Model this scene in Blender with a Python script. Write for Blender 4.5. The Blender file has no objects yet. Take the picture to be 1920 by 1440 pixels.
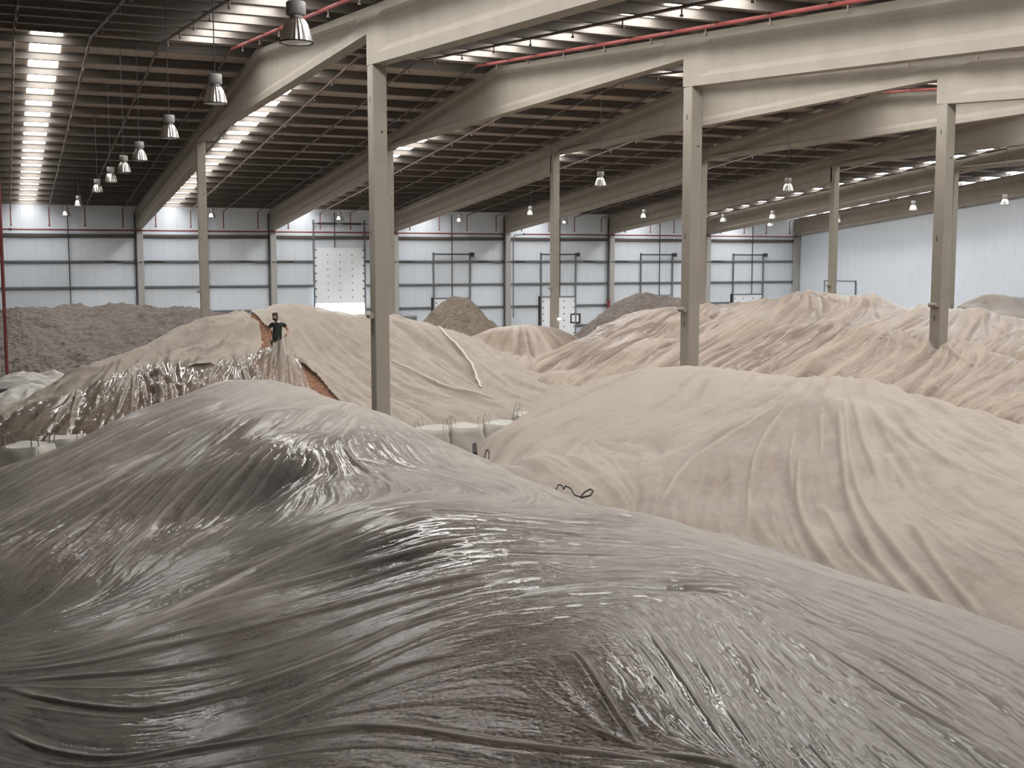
import bpy, bmesh, math, random
import numpy as np
from mathutils import Matrix, Vector
rng = np.random.default_rng(7); random.seed(7)
SC = bpy.context.scene
COL = SC.collection
H = 6.5                      # eye height above the floor
F_PX = 2199.1; YAW = .40828; PITCH = .10215; ROLL = -.00108
X1 = 9.33; BAY = 10.0; YA = 31.0; YB = 61.81; YW = 92.64; YR = 46.4

# ------------------------------------------------------------------ camera
def cam_axes():
    cy, sy, cp, sp = math.cos(YAW), math.sin(YAW), math.cos(PITCH), math.sin(PITCH)
    F = np.array([sy*cp, cy*cp, -sp]); R = np.array([cy, -sy, 0.]); U = np.cross(R, F)
    cr, sr = math.cos(ROLL), math.sin(ROLL)
    return cr*R+sr*U, -sr*R+cr*U, F
CR, CU, CF = cam_axes()
EYE = np.array([0, 0, H])
def ray(px, py): return CF + CR*((px-960)/F_PX) - CU*((py-720)/F_PX)
def at(px, py, D): return EYE + ray(px, py)*D
def project(P):
    q = P-EYE; z = q@CF
    return 960+F_PX*(q@CR)/z, 720-F_PX*(q@CU)/z
cam = bpy.data.cameras.new('camera'); co = bpy.data.objects.new('camera', cam); COL.objects.link(co)
m = Matrix([[CR[i], CU[i], -CF[i]] for i in range(3)]).to_4x4(); m.translation = Vector(EYE)
co.matrix_world = m
cam.sensor_width = 36; cam.lens = 36*F_PX/1920; cam.clip_end = 500; cam.clip_start = .05
SC.camera = co
SC.view_settings.view_transform = 'Standard'; SC.view_settings.look = 'None'
SC.view_settings.gamma = 1; SC.view_settings.use_curve_mapping = False
SC.view_settings.exposure = 0.0
SC.cycles.max_bounces = 8; SC.cycles.diffuse_bounces = 4; SC.cycles.glossy_bounces = 2
SC.cycles.transparent_max_bounces = 8; SC.cycles.caustics_reflective = False; SC.cycles.caustics_refractive = False

# ------------------------------------------------------------------ materials
class NT:
    def __init__(s, name):
        s.m = bpy.data.materials.new(name); s.m.use_nodes = True
        s.t = s.m.node_tree; s.t.nodes.clear()
        s.out = s.n('ShaderNodeOutputMaterial')
    def n(s, typ, **kw):
        x = s.t.nodes.new(typ)
        for k, v in kw.items():
            if k in x.inputs: x.inputs[k].default_value = v
            else: setattr(x, k, v)
        return x
    def l(s, a, b): s.t.links.new(a, b)
    def coords(s, scale=(1, 1, 1)):
        tc = s.n('ShaderNodeTexCoord'); mp = s.n('ShaderNodeMapping'); mp.inputs['Scale'].default_value = scale
        s.l(tc.outputs['Object'], mp.inputs['Vector']); return mp.outputs[0]
    def noise(s, vec, scale, detail=3, rough=.55):
        x = s.n('ShaderNodeTexNoise', Scale=scale, Detail=detail, Roughness=rough); s.l(vec, x.inputs['Vector']); return x.outputs['Fac']
    def ramp(s, fac, stops):
        r = s.n('ShaderNodeValToRGB'); e = r.color_ramp.elements
        while len(e) < len(stops): e.new(.5)
        for i, (p, c) in enumerate(stops): e[i].position = p; e[i].color = (*c, 1)
        s.l(fac, r.inputs[0]); return r.outputs[0]
    def math(s, op, a, b=None, clamp=False):
        x = s.n('ShaderNodeMath', operation=op, use_clamp=clamp)
        for i, v in enumerate((a, b)):
            if v is None: continue
            if isinstance(v, (int, float)): x.inputs[i].default_value = v
            else: s.l(v, x.inputs[i])
        return x.outputs[0]

def plain(name, col, rough=.6, var=.12, scale=3., metallic=0., bump=0., stretch=(1, 1, 1), spec=.4):
    k = NT(name); v = k.coords(stretch); f = k.noise(v, scale, 5)
    c = k.ramp(f, [(.3, tuple(x*(1-var) for x in col)), (.7, tuple(min(1, x*(1+var)) for x in col))])
    b = k.n('ShaderNodeBsdfPrincipled', Roughness=rough, Metallic=metallic); b.inputs['Specular IOR Level'].default_value = spec
    k.l(c, b.inputs['Base Color'])
    if bump:
        f2 = k.noise(v, scale*8, 3); bp = k.n('ShaderNodeBump', Strength=bump, Distance=.02); k.l(f2, bp.inputs['Height']); k.l(bp.outputs[0], b.inputs['Normal'])
    k.l(b.outputs[0], k.out.inputs[0]); return k.m

def panel_wall(name, col, pitch):
    """insulated wall sheeting: fine vertical joints along x, grime towards no particular side"""
    k = NT(name); v = k.coords(); f = k.noise(v, .35, 5)
    base = k.ramp(f, [(.3, tuple(x*.93 for x in col)), (.7, col)])
    sep = k.n('ShaderNodeSeparateXYZ'); k.l(v, sep.inputs[0])
    fr = k.math('FRACT', k.math('DIVIDE', k.math('ADD', sep.outputs[0], sep.outputs[1]), pitch))
    line = k.math('LESS_THAN', fr, .022)
    mx = k.n('ShaderNodeMix', data_type='RGBA'); k.l(k.math('MULTIPLY', line, .35), mx.inputs[0]); k.l(base, mx.inputs[6]); mx.inputs[7].default_value = (.25, .26, .28, 1)
    b = k.n('ShaderNodeBsdfPrincipled', Roughness=.45); k.l(mx.outputs[2], b.inputs['Base Color'])
    k.l(b.outputs[0], k.out.inputs[0]); return k.m

def emit(name, col, st):
    k = NT(name); e = k.n('ShaderNodeEmission', Color=(*col, 1), Strength=st); k.l(e.outputs[0], k.out.inputs[0]); return k.m

def grain(name, c1, c2, c3, scale, bump=.9, dist=.02):
    """bulk almonds: one voronoi cell per kernel"""
    k = NT(name); v = k.coords((1, 1, 1))
    vo = k.n('ShaderNodeTexVoronoi', Scale=scale); k.l(v, vo.inputs['Vector'])
    sep = k.n('ShaderNodeSeparateColor'); k.l(vo.outputs['Color'], sep.inputs[0])
    c = k.ramp(sep.outputs[0], [(0., c1), (.5, c2), (1., c3)])
    f = k.noise(v, .8, 4)
    mx = k.n('ShaderNodeMix', data_type='RGBA', blend_type='MULTIPLY'); mx.inputs[0].default_value = .5
    k.l(c, mx.inputs[6]); k.l(k.ramp(f, [(.3, (.7, .7, .7)), (.7, (1, 1, 1))]), mx.inputs[7])
    b = k.n('ShaderNodeBsdfPrincipled', Roughness=.75); k.l(mx.outputs[2], b.inputs['Base Color'])
    inv = k.math('SUBTRACT', 1., vo.outputs['Distance'])
    bp = k.n('ShaderNodeBump', Strength=bump, Distance=dist); k.l(inv, bp.inputs['Height']); k.l(bp.outputs[0], b.inputs['Normal'])
    k.l(b.outputs[0], k.out.inputs[0]); return k.m

def film(name, dust, gloss_rough=.2, gloss=1., micro=.12, mscale=40., tint=(.97, .96, .94), tl=.18):
    """plastic sheeting: clear film + haze (dust / lifted film, on the front sheet also painted glare; vertex attribute) + fresnel gloss"""
    k = NT(name); v = k.coords()
    at_ = k.n('ShaderNodeAttribute', attribute_name='haze')
    sh_ = k.n('ShaderNodeAttribute', attribute_name='sheen')
    f = k.noise(v, 1.3, 5, .65)
    f9 = k.noise(v, 9., 4, .6)
    h = k.math('ADD', at_.outputs['Fac'], k.math('ADD', k.math('MULTIPLY', k.math('SUBTRACT', f, .5), .45), k.math('MULTIPLY', k.math('SUBTRACT', f9, .5), .25)))
    h = k.math('MINIMUM', k.math('MAXIMUM', h, .08), .985)
    nb = k.noise(v, mscale, 4, .6)
    bp = k.n('ShaderNodeBump', Strength=micro, Distance=.02); k.l(nb, bp.inputs['Height'])
    c = k.ramp(f, [(.3, tuple(x*.94 for x in dust)), (.7, dust)])
    d = k.n('ShaderNodeBsdfDiffuse'); k.l(c, d.inputs[0]); k.l(bp.outputs[0], d.inputs['Normal'])
    tn = k.n('ShaderNodeBsdfTranslucent'); k.l(c, tn.inputs[0])
    dm = k.n('ShaderNodeMixShader'); dm.inputs[0].default_value = tl; k.l(d.outputs[0], dm.inputs[1]); k.l(tn.outputs[0], dm.inputs[2])
    tr = k.n('ShaderNodeBsdfTransparent', Color=(*tint, 1))
    a = k.n('ShaderNodeMixShader'); k.l(h, a.inputs[0]); k.l(tr.outputs[0], a.inputs[1]); k.l(dm.outputs[0], a.inputs[2])
    fr = k.n('ShaderNodeFresnel', IOR=1.45); k.l(bp.outputs[0], fr.inputs['Normal'])
    g = k.n('ShaderNodeBsdfGlossy', Roughness=gloss_rough); g.inputs[0].default_value = (.95, .95, .95, 1); k.l(bp.outputs[0], g.inputs['Normal'])
    o = k.n('ShaderNodeMixShader'); k.l(k.math('MULTIPLY', fr.outputs[0], k.math('MULTIPLY', k.math('SUBTRACT', 1.12, h), k.math('MULTIPLY', k.math('ADD', sh_.outputs['Fac'], 1.), gloss*1.5)), True), o.inputs[0]); k.l(a.outputs[0], o.inputs[1]); k.l(g.outputs[0], o.inputs[2])
    k.l(o.outputs[0], k.out.inputs[0]); return k.m

M = dict(
    concrete=plain('precast_concrete', (.300, .270, .230), .75, .07, 1.2, bump=.08),
    deck=plain('roof_deck', (.42, .365, .32), .6, .12, .6, stretch=(6, .2, 1)),
    purlin=plain('purlin_paint', (.115, .10, .088), .55, .1, .8),
    wall=panel_wall('wall_sheeting', (.71, .77, .85), 1.0),
    columngrey=plain('wall_column_concrete', (.40, .395, .38), .7, .05, 1.2),
    wall2=panel_wall('side_wall_sheeting', (.66, .72, .80), 1.0),
    wallgrey=plain('block_wall', (.40, .39, .375), .8),
    floor=plain('floor_slab', (.33, .31, .28), .7, .15, .4),
    steel=plain('grey_steel', (.16, .175, .19), .5, .1, 2.),
    dark=plain('dark_steel', (.05, .052, .055), .5, .1, 2.),
    door=plain('door_panel', (.84, .88, .93), .4, .03, .6),
    seal=plain('black_rubber', (.02, .02, .02), .6),
    red=plain('red_pipe', (.17, .04, .038), .45, .12, 2.),
    redbright=plain('red_pipe_dusty', (.165, .036, .032), .5, .15, 2.),
    brownpipe=plain('sprinkler_pipe', (.10, .07, .06), .5, .15, 2.),
    white=plain('white_plastic', (.78, .78, .77), .5, .03),
    tape=plain('white_tape', (.58, .54, .48), .5, .03),
    bag=plain('woven_bag', (.42, .40, .36), .6, .06, 14., bump=.1),
    loopgrey=plain('grey_webbing', (.16, .15, .13), .7),
    strap=plain('black_strap', (.015, .015, .016), .6),
    alu=plain('lamp_aluminium', (.86, .85, .82), .30, .04, 9., metallic=1.),
    lampgrey=plain('lamp_housing_grey', (.33, .32, .31), .5, .05),
    lampwhite=emit('lamp_glow', (1., .97, .9), 12.),
    lens=plain('lamp_glass', (.66, .66, .64), .3, .03),
    sky=emit('daylight_panel', (1., .985, .955), 20.),
    skin=plain('skin', (.42, .22, .15), .55, .05, 8.),
    shirt=plain('dark_green_cloth', (.022, .030, .026), .85, .15, 12.),
    trouser=plain('dark_trousers', (.03, .03, .035), .85),
    hair=plain('dark_hair', (.012, .010, .009), .7),
    glove=plain('black_glove', (.015, .016, .015), .7),
    almond=grain('almond_heap', (.075, .054, .043), (.125, .090, .070), (.22, .162, .128), 26., 1., .03),
    almondtan=grain('tan_almond_heap', (.22, .145, .105), (.30, .205, .150), (.40, .285, .215), 18.),
    almondbare=grain('bare_almond_heap', (.12, .047, .024), (.21, .092, .046), (.30, .15, .08), 13., 1., .05),
    husk=grain('husk_heap', (.088, .071, .061), (.118, .095, .081), (.158, .129, .111), 5., .7, .08),
    husk2=grain('tan_husk_heap', (.112, .086, .064), (.147, .114, .085), (.186, .147, .112), 6., .7, .08),
    clear=film('clear_film', (.61, .562, .52), .11, .72, .12, 30., tl=.35),
    dusty=film('dusty_film', (.445, .390, .336), .40, .38, .2, 40.),
    shiny=film('shiny_film', (.42, .37, .31), .16, 1.2, .25, 14.),
    far=film('folded_film', (.47, .388, .322), .3, .55, .2, 14.),
)

# ------------------------------------------------------------------ object helpers
def link(name, me, mat=None, parent=None, smooth=False):
    o = bpy.data.objects.new(name, me); COL.objects.link(o)
    if mat: me.materials.append(M[mat])
    if parent: o.parent = parent
    if smooth: me.polygons.foreach_set('use_smooth', [True]*len(me.polygons))
    return o
def tag(o, label, cat, group=None, kind=None):
    o['label'] = label; o['category'] = cat
    if group: o['group'] = group
    if kind: o['kind'] = kind
    return o
def struct(o): o['kind'] = 'structure'; return o
def empty(name, loc=(0, 0, 0)):
    o = bpy.data.objects.new(name, None); COL.objects.link(o); o.location = loc; o.empty_display_size = .2; return o
class MB:
    def __init__(s, off=(0, 0, 0)): s.v = []; s.f = []; s.o = np.array(off, float)
    def add(s, vs, fs):
        n = len(s.v); s.v += [tuple(np.array(p, float)-s.o) for p in vs]; s.f += [tuple(i+n for i in q) for q in fs]; return s
    def box(s, a, b):
        (x0, y0, z0), (x1, y1, z1) = a, b
        return s.add([(x0, y0, z0), (x1, y0, z0), (x1, y1, z0), (x0, y1, z0), (x0, y0, z1), (x1, y0, z1), (x1, y1, z1), (x0, y1, z1)],
                     [(0, 3, 2, 1), (4, 5, 6, 7), (0, 1, 5, 4), (1, 2, 6, 5), (2, 3, 7, 6), (3, 0, 4, 7)])
    def prism_x(s, prof, x0, x1):
        """(y,z) polygon extruded along x"""
        n = len(prof)
        return s.add([(x0, y, z) for y, z in prof]+[(x1, y, z) for y, z in prof],
                     [tuple(range(n)), tuple(range(2*n-1, n-1, -1))]+[(i, i+n, (i+1) % n+n, (i+1) % n) for i in range(n)])
    def tube(s, pts, r, k=8, caps=True):
        pts = [Vector(p) for p in pts]; n0 = len(pts); rings = []
        rs = r if isinstance(r, (list, tuple)) else [r]*n0
        up = None
        for i, p in enumerate(pts):
            t = (pts[min(i+1, n0-1)]-pts[max(i-1, 0)]).normalized()
            if up is None: up = Vector((0, 0, 1)) if abs(t.z) < .9 else Vector((1, 0, 0))
            a = t.cross(up).normalized(); b = a.cross(t).normalized(); up = b
            rings.append([p+(a*math.cos(2*math.pi*j/k)+b*math.sin(2*math.pi*j/k))*rs[i] for j in range(k)])
        vs = [tuple(q) for g in rings for q in g]
        fs = [(i*k+j, i*k+(j+1) % k, (i+1)*k+(j+1) % k, (i+1)*k+j) for i in range(n0-1) for j in range(k)]
        if caps: fs += [tuple(range(k))[::-1], tuple(range((n0-1)*k, n0*k))]
        return s.add(vs, fs)
    def lathe(s, prof, c, k=24, flute=0.):
        vs = []; n = len(prof)
        for r, z in prof:
            for j in range(k):
                rr = r*(1+(flute if j % 2 else -flute)); a = 2*math.pi*j/k
                vs.append((c[0]+rr*math.cos(a), c[1]+rr*math.sin(a), c[2]+z))
        fs = [(i*k+j, i*k+(j+1) % k, (i+1)*k+(j+1) % k, (i+1)*k+j) for i in range(n-1) for j in range(k)]
        return s.add(vs, fs)
    def build(s, name, mat, parent=None, smooth=False):
        me = bpy.data.meshes.new(name); me.from_pydata(s.v, [], s.f); me.update()
        bm = bmesh.new(); bm.from_mesh(me); bmesh.ops.recalc_face_normals(bm, faces=bm.faces); bm.to_mesh(me); bm.free()
        return link(name, me, mat, parent, smooth)

# ------------------------------------------------------------------ building shell
def roof_z(Y, z0=8.55): return H+z0-.088*abs(Y-YR)
XL, XR, Y0 = -40.67, X1+6*BAY+.45, -6.0
struct(MB().box((XL-1, Y0-1, -.3), (XR+1, YW+1.5, 0)).build('floor', 'floor'))
ceil = MB()
ceil.prism_x([(Y0, roof_z(Y0)), (YR, roof_z(YR)), (YW+.4, roof_z(YW+.4)), (YW+.4, roof_z(YW+.4)+.12), (YR, roof_z(YR)+.12), (Y0, roof_z(Y0)+.12)], XL, XR)
ceiling = struct(ceil.build('ceiling', 'deck'))
k = 0
pl = []
for sgn in (1, -1):
    for i in range(0, 20 if sgn > 0 else 22):
        Y = YR+sgn*(1.22+2.43*i)
        if Y > YW-.3 or Y < Y0+.3: continue
        z1 = roof_z(Y)-.02; z0 = z1-.31
        b = MB().box((XL, Y-.05, z0+.05), (XR, Y+.05, z1-.04)).box((XL, Y-.11, z0), (XR, Y+.11, z0+.05)).box((XL, Y-.11, z1-.04), (XR, Y+.11, z1))
        b.build('purlin', 'purlin', ceiling)
# daylight strips in the roof
n = 0
for b in range(0, 7):
    xb = X1-BAY+b*BAY
    for sgn, xo in ((1, 2.0), (-1, 7.3), (1, 9.9 if b < 6 else 10.03))[:2 if b < 5 else 3]:
        n += 1
        Ya, Yb = (YR+.5, YW-.6) if sgn > 0 else (YR-.5, 4.)
        mb = MB()
        x0, x1 = xb+xo, xb+xo+(1.08 if xo < 9 else .55 if b < 6 else .38)
        za, zb = roof_z(Ya)-.02, roof_z(Yb)-.02
        mb.add([(x0, Ya, za), (x1, Ya, za), (x1, Yb, zb), (x0, Yb, zb), (x0, Ya, za+.015), (x1, Ya, za+.015), (x1, Yb, zb+.015), (x0, Yb, zb+.015)],
               [(0, 1, 2, 3), (7, 6, 5, 4), (0, 1, 5, 4), (1, 2, 6, 5), (2, 3, 7, 6), (3, 0, 4, 7)])
        struct(mb.build('window_%d' % n, 'sky'))

# back wall with the raised door's opening left free
DX0, DX1, DTOP = 22.85, 27.0, H-1.65
wb = MB()
wb.box((XL, YW, 0), (DX0, YW+.15, roof_z(YW)-.02)).box((DX1, YW, 0), (XR, YW+.15, roof_z(YW)-.02)).box((DX0, YW, DTOP), (DX1, YW+.15, roof_z(YW)-.02))
wall_back = struct(wb.build('wall_back', 'wall'))
dock = [(32.92, 36.17), (42.76, 46.1), (52.63, 55.92), (62.48, 65.8)]
for b in range(-3, 7):
    xa, xb_ = X1-BAY+b*BAY+.46, X1+b*BAY-.03
    for zi, z in enumerate((2.10, .19, -1.73, -3.65, -5.4)):
        segs = [(xa, xb_)]
        for (d0, d1), top in [((DX0-.1, DX1+.1), 1.3)]+[((a-.08, c+.08), -2.85) for a, c in dock]:
            if z < top:
                ns = []
                for s0, s1 in segs:
                    if d1 < s0 or d0 > s1: ns.append((s0, s1)); continue
                    if s0 < d0: ns.append((s0, d0))
                    if d1 < s1: ns.append((d1, s1))
                segs = ns
        for s0, s1 in segs:
            hh = .09 if zi else .13
            MB().box((s0, YW-.14, H+z-hh), (s1, YW-.002, H+z-hh+.03)).box((s0, YW-.14, H+z-hh), (s1, YW-.11, H+z+hh)).box((s0, YW-.03, H+z-hh), (s1, YW-.002, H+z+hh)).build('wall_girt', 'steel' if zi else 'purlin', wall_back)
    xm = (xa+xb_)/2
    z0 = {2: H+1.3, 3: H-2.85, 4: H-2.85, 5: H-2.85, 6: H-2.85}.get(b, 0)
    MB().box((xm-.035, YW-.20, z0), (xm+.035, YW-.145, roof_z(YW)-.4)).build('wall_post', 'dark', wall_back)
wall_right = struct(MB().box((XR, Y0, 0), (XR+.15, YW+.15, H+9)).build('wall_right', 'wall2'))
struct(MB().box((XL-.15, Y0, 0), (XL, YW+.15, H+9)).build('wall_left', 'wallgrey'))
struct(MB().box((XL, Y0-.15, 0), (XR, Y0, roof_z(Y0))).build('wall_front', 'wall2'))
# personnel door outline on the right wall
d = struct(MB().box((XR-.07, 84.1, 0), (XR, 88.3, H-1.62)).build('door_6', 'wall2'))
MB().box((XR-.12, 84.0, 0), (XR-.02, 84.1, H-1.55)).box((XR-.12, 84.0, H-1.62), (XR-.02, 88.4, H-1.54)).box((XR-.12, 88.3, 0), (XR-.02, 88.4, H-1.55)).build('door_frame', 'steel', d)

# big raised sectional door
d1 = struct(MB().box((DX0+.05, YW-.16, H-3.15), (DX1-.05, YW-.10, H+1.27)).build('door_1', 'door'))
for xx in (DX0-.02, DX1+.02):
    MB().box((xx-.06, YW-.2, 0), (xx+.06, YW-.08, H+3.5)).build('door_track', 'steel', d1)
MB().tube([(DX0-.1, YW-.3, H+3.2), (DX1+.25, YW-.3, H+3.2)], .035).tube([(DX0+.3, YW-.3, H+3.2), (DX0+1.8, YW-.3, H+3.2)], .085).tube([(DX1-1.8, YW-.3, H+3.2), (DX1-.3, YW-.3, H+3.2)], .085).build('spring_shaft', 'dark', d1)
hb = MB()
for i in range(7):
    for xx in (DX0+1.1, DX0+2.1, DX0+3.1): hb.box((xx-.03, YW-.18, H+.65-i*.56), (xx+.03, YW-.16, H+.75-i*.56))
    for xx in (DX0+.12, DX1-.12): hb.box((xx-.05, YW-.19, H+1.05-i*.62), (xx+.05, YW-.16, H+1.17-i*.62))
hb.build('panel_hinges', 'dark', d1)
for i, (a, c) in enumerate(dock):
    dd = struct(MB().box((a+.05, YW-.14, 0), (c-.05, YW-.04, H-2.9)).build('door_%d' % (i+2), 'door'))
    for xx in (a, c):
        MB().box((xx-.06, YW-.2, 0), (xx+.06, YW-.08, H+.95)).build('door_track', 'steel', dd)
    MB().box((a-.2, YW-.2, 0), (a-.06, YW-.02, H-2.8)).build('dock_seal', 'seal', dd)
    MB().box((a, YW-.18, H-2.92), (c, YW-.1, H-2.82)).build('panel_rail', 'steel', dd)
    MB().tube([(a-.1, YW-.3, H+.8), (c+.3, YW-.3, H+.8)], .06).box((c+.05, YW-.4, H+.62), (c+.3, YW-.2, H+.95)).build('spring_shaft', 'dark', dd)
    hb = MB()
    for q in range(6):
        for xx in (a+.22, a+1.15, a+2.2, c-.15): hb.box((xx-.04, YW-.17, H-3.3-q*.56), (xx+.04, YW-.14, H-3.19-q*.56))
    hb.build('panel_hinges', 'dark', dd)

# ------------------------------------------------------------------ precast frame
def sec(y0, y1, zs, x, w=.42, solid=.9, web=.2, bf=.26, tf=.22, ramp=.6):
    """I-beam along y between y0<y1; zs(y)->soffit. top follows the roof. end blocks solid."""
    top = lambda y: roof_z(y)-.335
    c = x+w/2
    st = [(y0, 1.), (y0+solid, 1.), (y0+solid+ramp, 0.), (y1-solid-ramp, 0.), (y1-solid, 1.), (y1, 1.)]
    if y0+2 < YR < y1-2: st.insert(3, (YR, 0.))
    rings = []
    for y, k in st:
        zb, zt = zs(y), top(y); hw = w/2; ww = k*hw+(1-k)*web/2; d = zt-zb
        f1, f2, f3, f4 = (min(v, d*q) for v, q in ((bf, .3), (bf+.17, .45), (tf+.13, .4), (tf, .25)))
        half = [(hw, zb), (hw, zb+f1), (ww, zb+f2), (ww, zt-f3), (hw, zt-f4), (hw, zt)]
        rings.append([(c+a, y, z) for a, z in half]+[(c-a, y, z) for a, z in half[::-1]])
    mb = MB(); n = 12
    vs = [p for r in rings for p in r]
    fs = [(i*n+j, i*n+(j+1) % n, (i+1)*n+(j+1) % n, (i+1)*n+j) for i in range(len(rings)-1) for j in range(n)]
    fs += [tuple(range(n)), tuple(range((len(rings)-1)*n, len(rings)*n))]
    return mb.add(vs, fs)
soff_f = lambda y: H+5.33-.0725*(YA-y)
soff_m = lambda y: H+6.2
soff_b = lambda y: H+5.22-.0852*(y-YB)
nth = ['first', 'second', 'third', 'fourth', 'fifth', 'sixth', 'seventh']
for i in range(-1, 7):
    x = X1+i*BAY
    off = i in (-1,)
    o1 = sec(Y0+.05, YA+.5, soff_f, x).build('roof_beam', 'concrete')
    o2 = sec(YA+.5, YB+.25, soff_m, x, bf=.22, tf=.2).build('roof_beam', 'concrete')
    o3 = sec(YB+.27, YW-.02, soff_b, x).build('roof_beam', 'concrete')
    wh = 'just outside the left edge of the picture' if off else 'carried by the %s column line from the left' % nth[i]
    if i == 6: wh = 'lying along the right-hand wall'
    tag(o1, 'pale concrete roof beam sloping down towards the camera, '+wh, 'beam', 'roof beams of the near bay')
    tag(o2, 'deep concrete ridge beam with level underside, '+wh, 'beam', 'ridge beams of the middle bay')
    tag(o3, 'grey concrete roof beam sloping down to the back wall, '+wh, 'beam', 'roof beams of the far bay')
    if i == 6: continue
    pos = {-1: 'just outside the left edge', 0: 'leftmost of its row', 1: 'second of its row from the left', 2: 'third of its row from the left', 3: 'fourth of its row from the left', 4: 'fifth of its row from the left', 5: 'sixth of its row from the left'}[i]
    def column(xa, ya, w, dpt, ztop, label, grp, marks=True, mt='concrete'):
        e = empty('concrete_column', (xa+w/2, ya+dpt/2, 0))
        mb = MB(e.location)
        ch = .025
        prof = [(xa+ch, ya), (xa+w-ch, ya), (xa+w, ya+ch), (xa+w, ya+dpt-ch), (xa+w-ch, ya+dpt), (xa+ch, ya+dpt), (xa, ya+dpt-ch), (xa, ya+ch)]
        mb.add([(px, py, 0) for px, py in prof]+[(px, py, ztop) for px, py in prof], [tuple(range(8))[::-1], tuple(range(8, 16))]+[(q, (q+1) % 8, (q+1) % 8+8, q+8) for q in range(8)])
        mb.build('shaft', mt, e)
        if marks:
            h = MB(e.location)
            h.tube([(xa+w*.62, ya-.004, H+3.55), (xa+w*.62, ya+.01, H+3.55)], .03, 10)
            h.box((xa-.004, ya+.22, H+4.35), (xa+.01, ya+.26, H+4.5)).box((xa-.004, ya+.24, H+.75), (xa+.01, ya+.28, H+.92)).box((xa-.004, ya+.22, H-1.95), (xa+.01, ya+.26, H-1.78))
            h.build('bolt_hole', 'seal', e)
            MB(e.location).tube([(xa-.07, ya+.06, H-1.42), (xa-.07, ya+.42, H-1.42)], .075, 14).box((xa-.07, ya+.1, H-1.47), (xa, ya+.4, H-1.37)).build('fixing_sleeve', 'concrete', e)
        return tag(e, label, 'column', grp)
    if i >= 0:
        column(x, YA, .41, .48, soff_f(YA)+.0, 'tall concrete column of the near row, '+pos, 'columns of the near row')
    column(x, YB, .42, .42, H+6.2, 'slimmer concrete column of the far row, '+pos, 'columns of the far row')
    column(x, YW-.5, .45, .5, soff_b(YW)+.02, 'concrete column standing against the back wall, '+pos, 'columns along the back wall', False, 'columngrey')
    MB().tube([(x-.09, YW-.25, 0), (x-.09, YW-.25, H+3.9)], .05, 6).build('downpipe', 'dark', wall_back)
cc = XR-.55
tag(MB().box((cc, YW-.5, 0), (cc+.45, YW-.02, H+2.6)).build('corner_column', 'columngrey'), 'concrete column in the far right corner of the hall', 'column')

# ------------------------------------------------------------------ fire pipes
def wallpipe(x0, x1, label, loop=None):
    e = empty('fire_main', ((x0+x1)/2, YW-.62, H+2.50))
    hp = MB(e.location).tube([(x0, YW-.62, H+2.50), (x1, YW-.62, H+2.50)], .06).build('header_pipe', 'red', e)
    for xx in (x0, x1): MB(e.location).tube([(xx-.06, YW-.62, H+2.50), (xx+.06, YW-.62, H+2.50)], .1).build('end_cap', 'dark', hp)
    return tag(e, label, 'pipe', 'red fire mains along the back wall')
wallpipe(-12, .6, 'thin red fire main on the back wall, cut by the left picture edge')
wallpipe(.7, 39.0, 'long red fire main on the back wall, ending left of the fourth wall column')
fm = wallpipe(40.9, 69.2, 'red fire main on the back wall above the dock doors at the right')
MB(fm.location).tube([(39.95, YW-.6, H-4.6), (39.95, YW-.6, H+2.05), (40.0, YW-.6, H+2.3), (40.15, YW-.6, H+2.44), (40.9, YW-.62, H+2.49)], .055).build('riser', 'steel', fm)
headm = MB().tube([(0, 0, 0), (0, 0, -.16)], .022, 6).tube([(0, 0, -.15), (0, 0, -.2)], .05, 6)
head0 = headm.build('sprinkler_head', 'brownpipe'); hmesh = head0.data; bpy.data.objects.remove(head0)
for b in range(0, 7):
    for j, xo in enumerate((1.39, 3.95, 6.4, 9.04)):
        x = X1-BAY+b*BAY+xo
        e = empty('sprinkler_line', (x, YR, roof_z(YR)-.42))
        yw = YW-.62
        MB(e.location).tube([(x, YR-.3, roof_z(YR)-.42), (x, yw-.15, roof_z(yw)-.5), (x, yw, roof_z(yw)-.6)], .045 if j < 3 else .04).build('roof_pipe', 'brownpipe', e)
        MB(e.location).tube([(x, yw, roof_z(yw)-.6), (x, yw, H+2.8)], .04, 8).tube([(x, yw, H+2.85), (x, yw, H+2.74)], .065, 8).build('drop_pipe', 'red', e)
        MB(e.location).tube([(x, YR-.3, roof_z(YR)-.42), (x, -1, roof_z(-1)-.42)], .062 if j == 3 else .045).build('front_pipe', 'redbright' if j == 3 else 'brownpipe', e)
        if b < 5:
            for q in range(-9, 12):
                Y = YR+2.43*1.25*q+.6
                h = bpy.data.objects.new('sprinkler_head', hmesh); COL.objects.link(h); h.parent = e
                h.location = (0, Y-YR, roof_z(Y)-roof_z(YR)-.02)
        tag(e, '%s roof sprinkler pipe counted from the left in the %s roof bay' % (('first', 'second', 'third', 'fourth, red-fronted')[j], nth[b]), 'sprinkler pipe', 'sprinkler pipes under the roof')
# red standpipe at the left edge
px = .02
e = empty('standpipe', (px, YB+.2, 0))
MB(e.location).tube([(px, YB+.2, .35), (px, YB+.2, H+2.3), (px, YB+.2, roof_z(YB)-.5)], .085, 10).build('pipe', 'red', e)
MB(e.location).tube([(px, YB+.2, .8), (px, YB+.2, .35), (px-.35, YB+.2, .12)], .12, 10).tube([(px, YB+.2, .85), (px, YB+.2, .78)], .17, 12).build('flange', 'seal', e)
tag(e, 'red vertical standpipe with black flange at the left edge of the picture', 'pipe')

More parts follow.
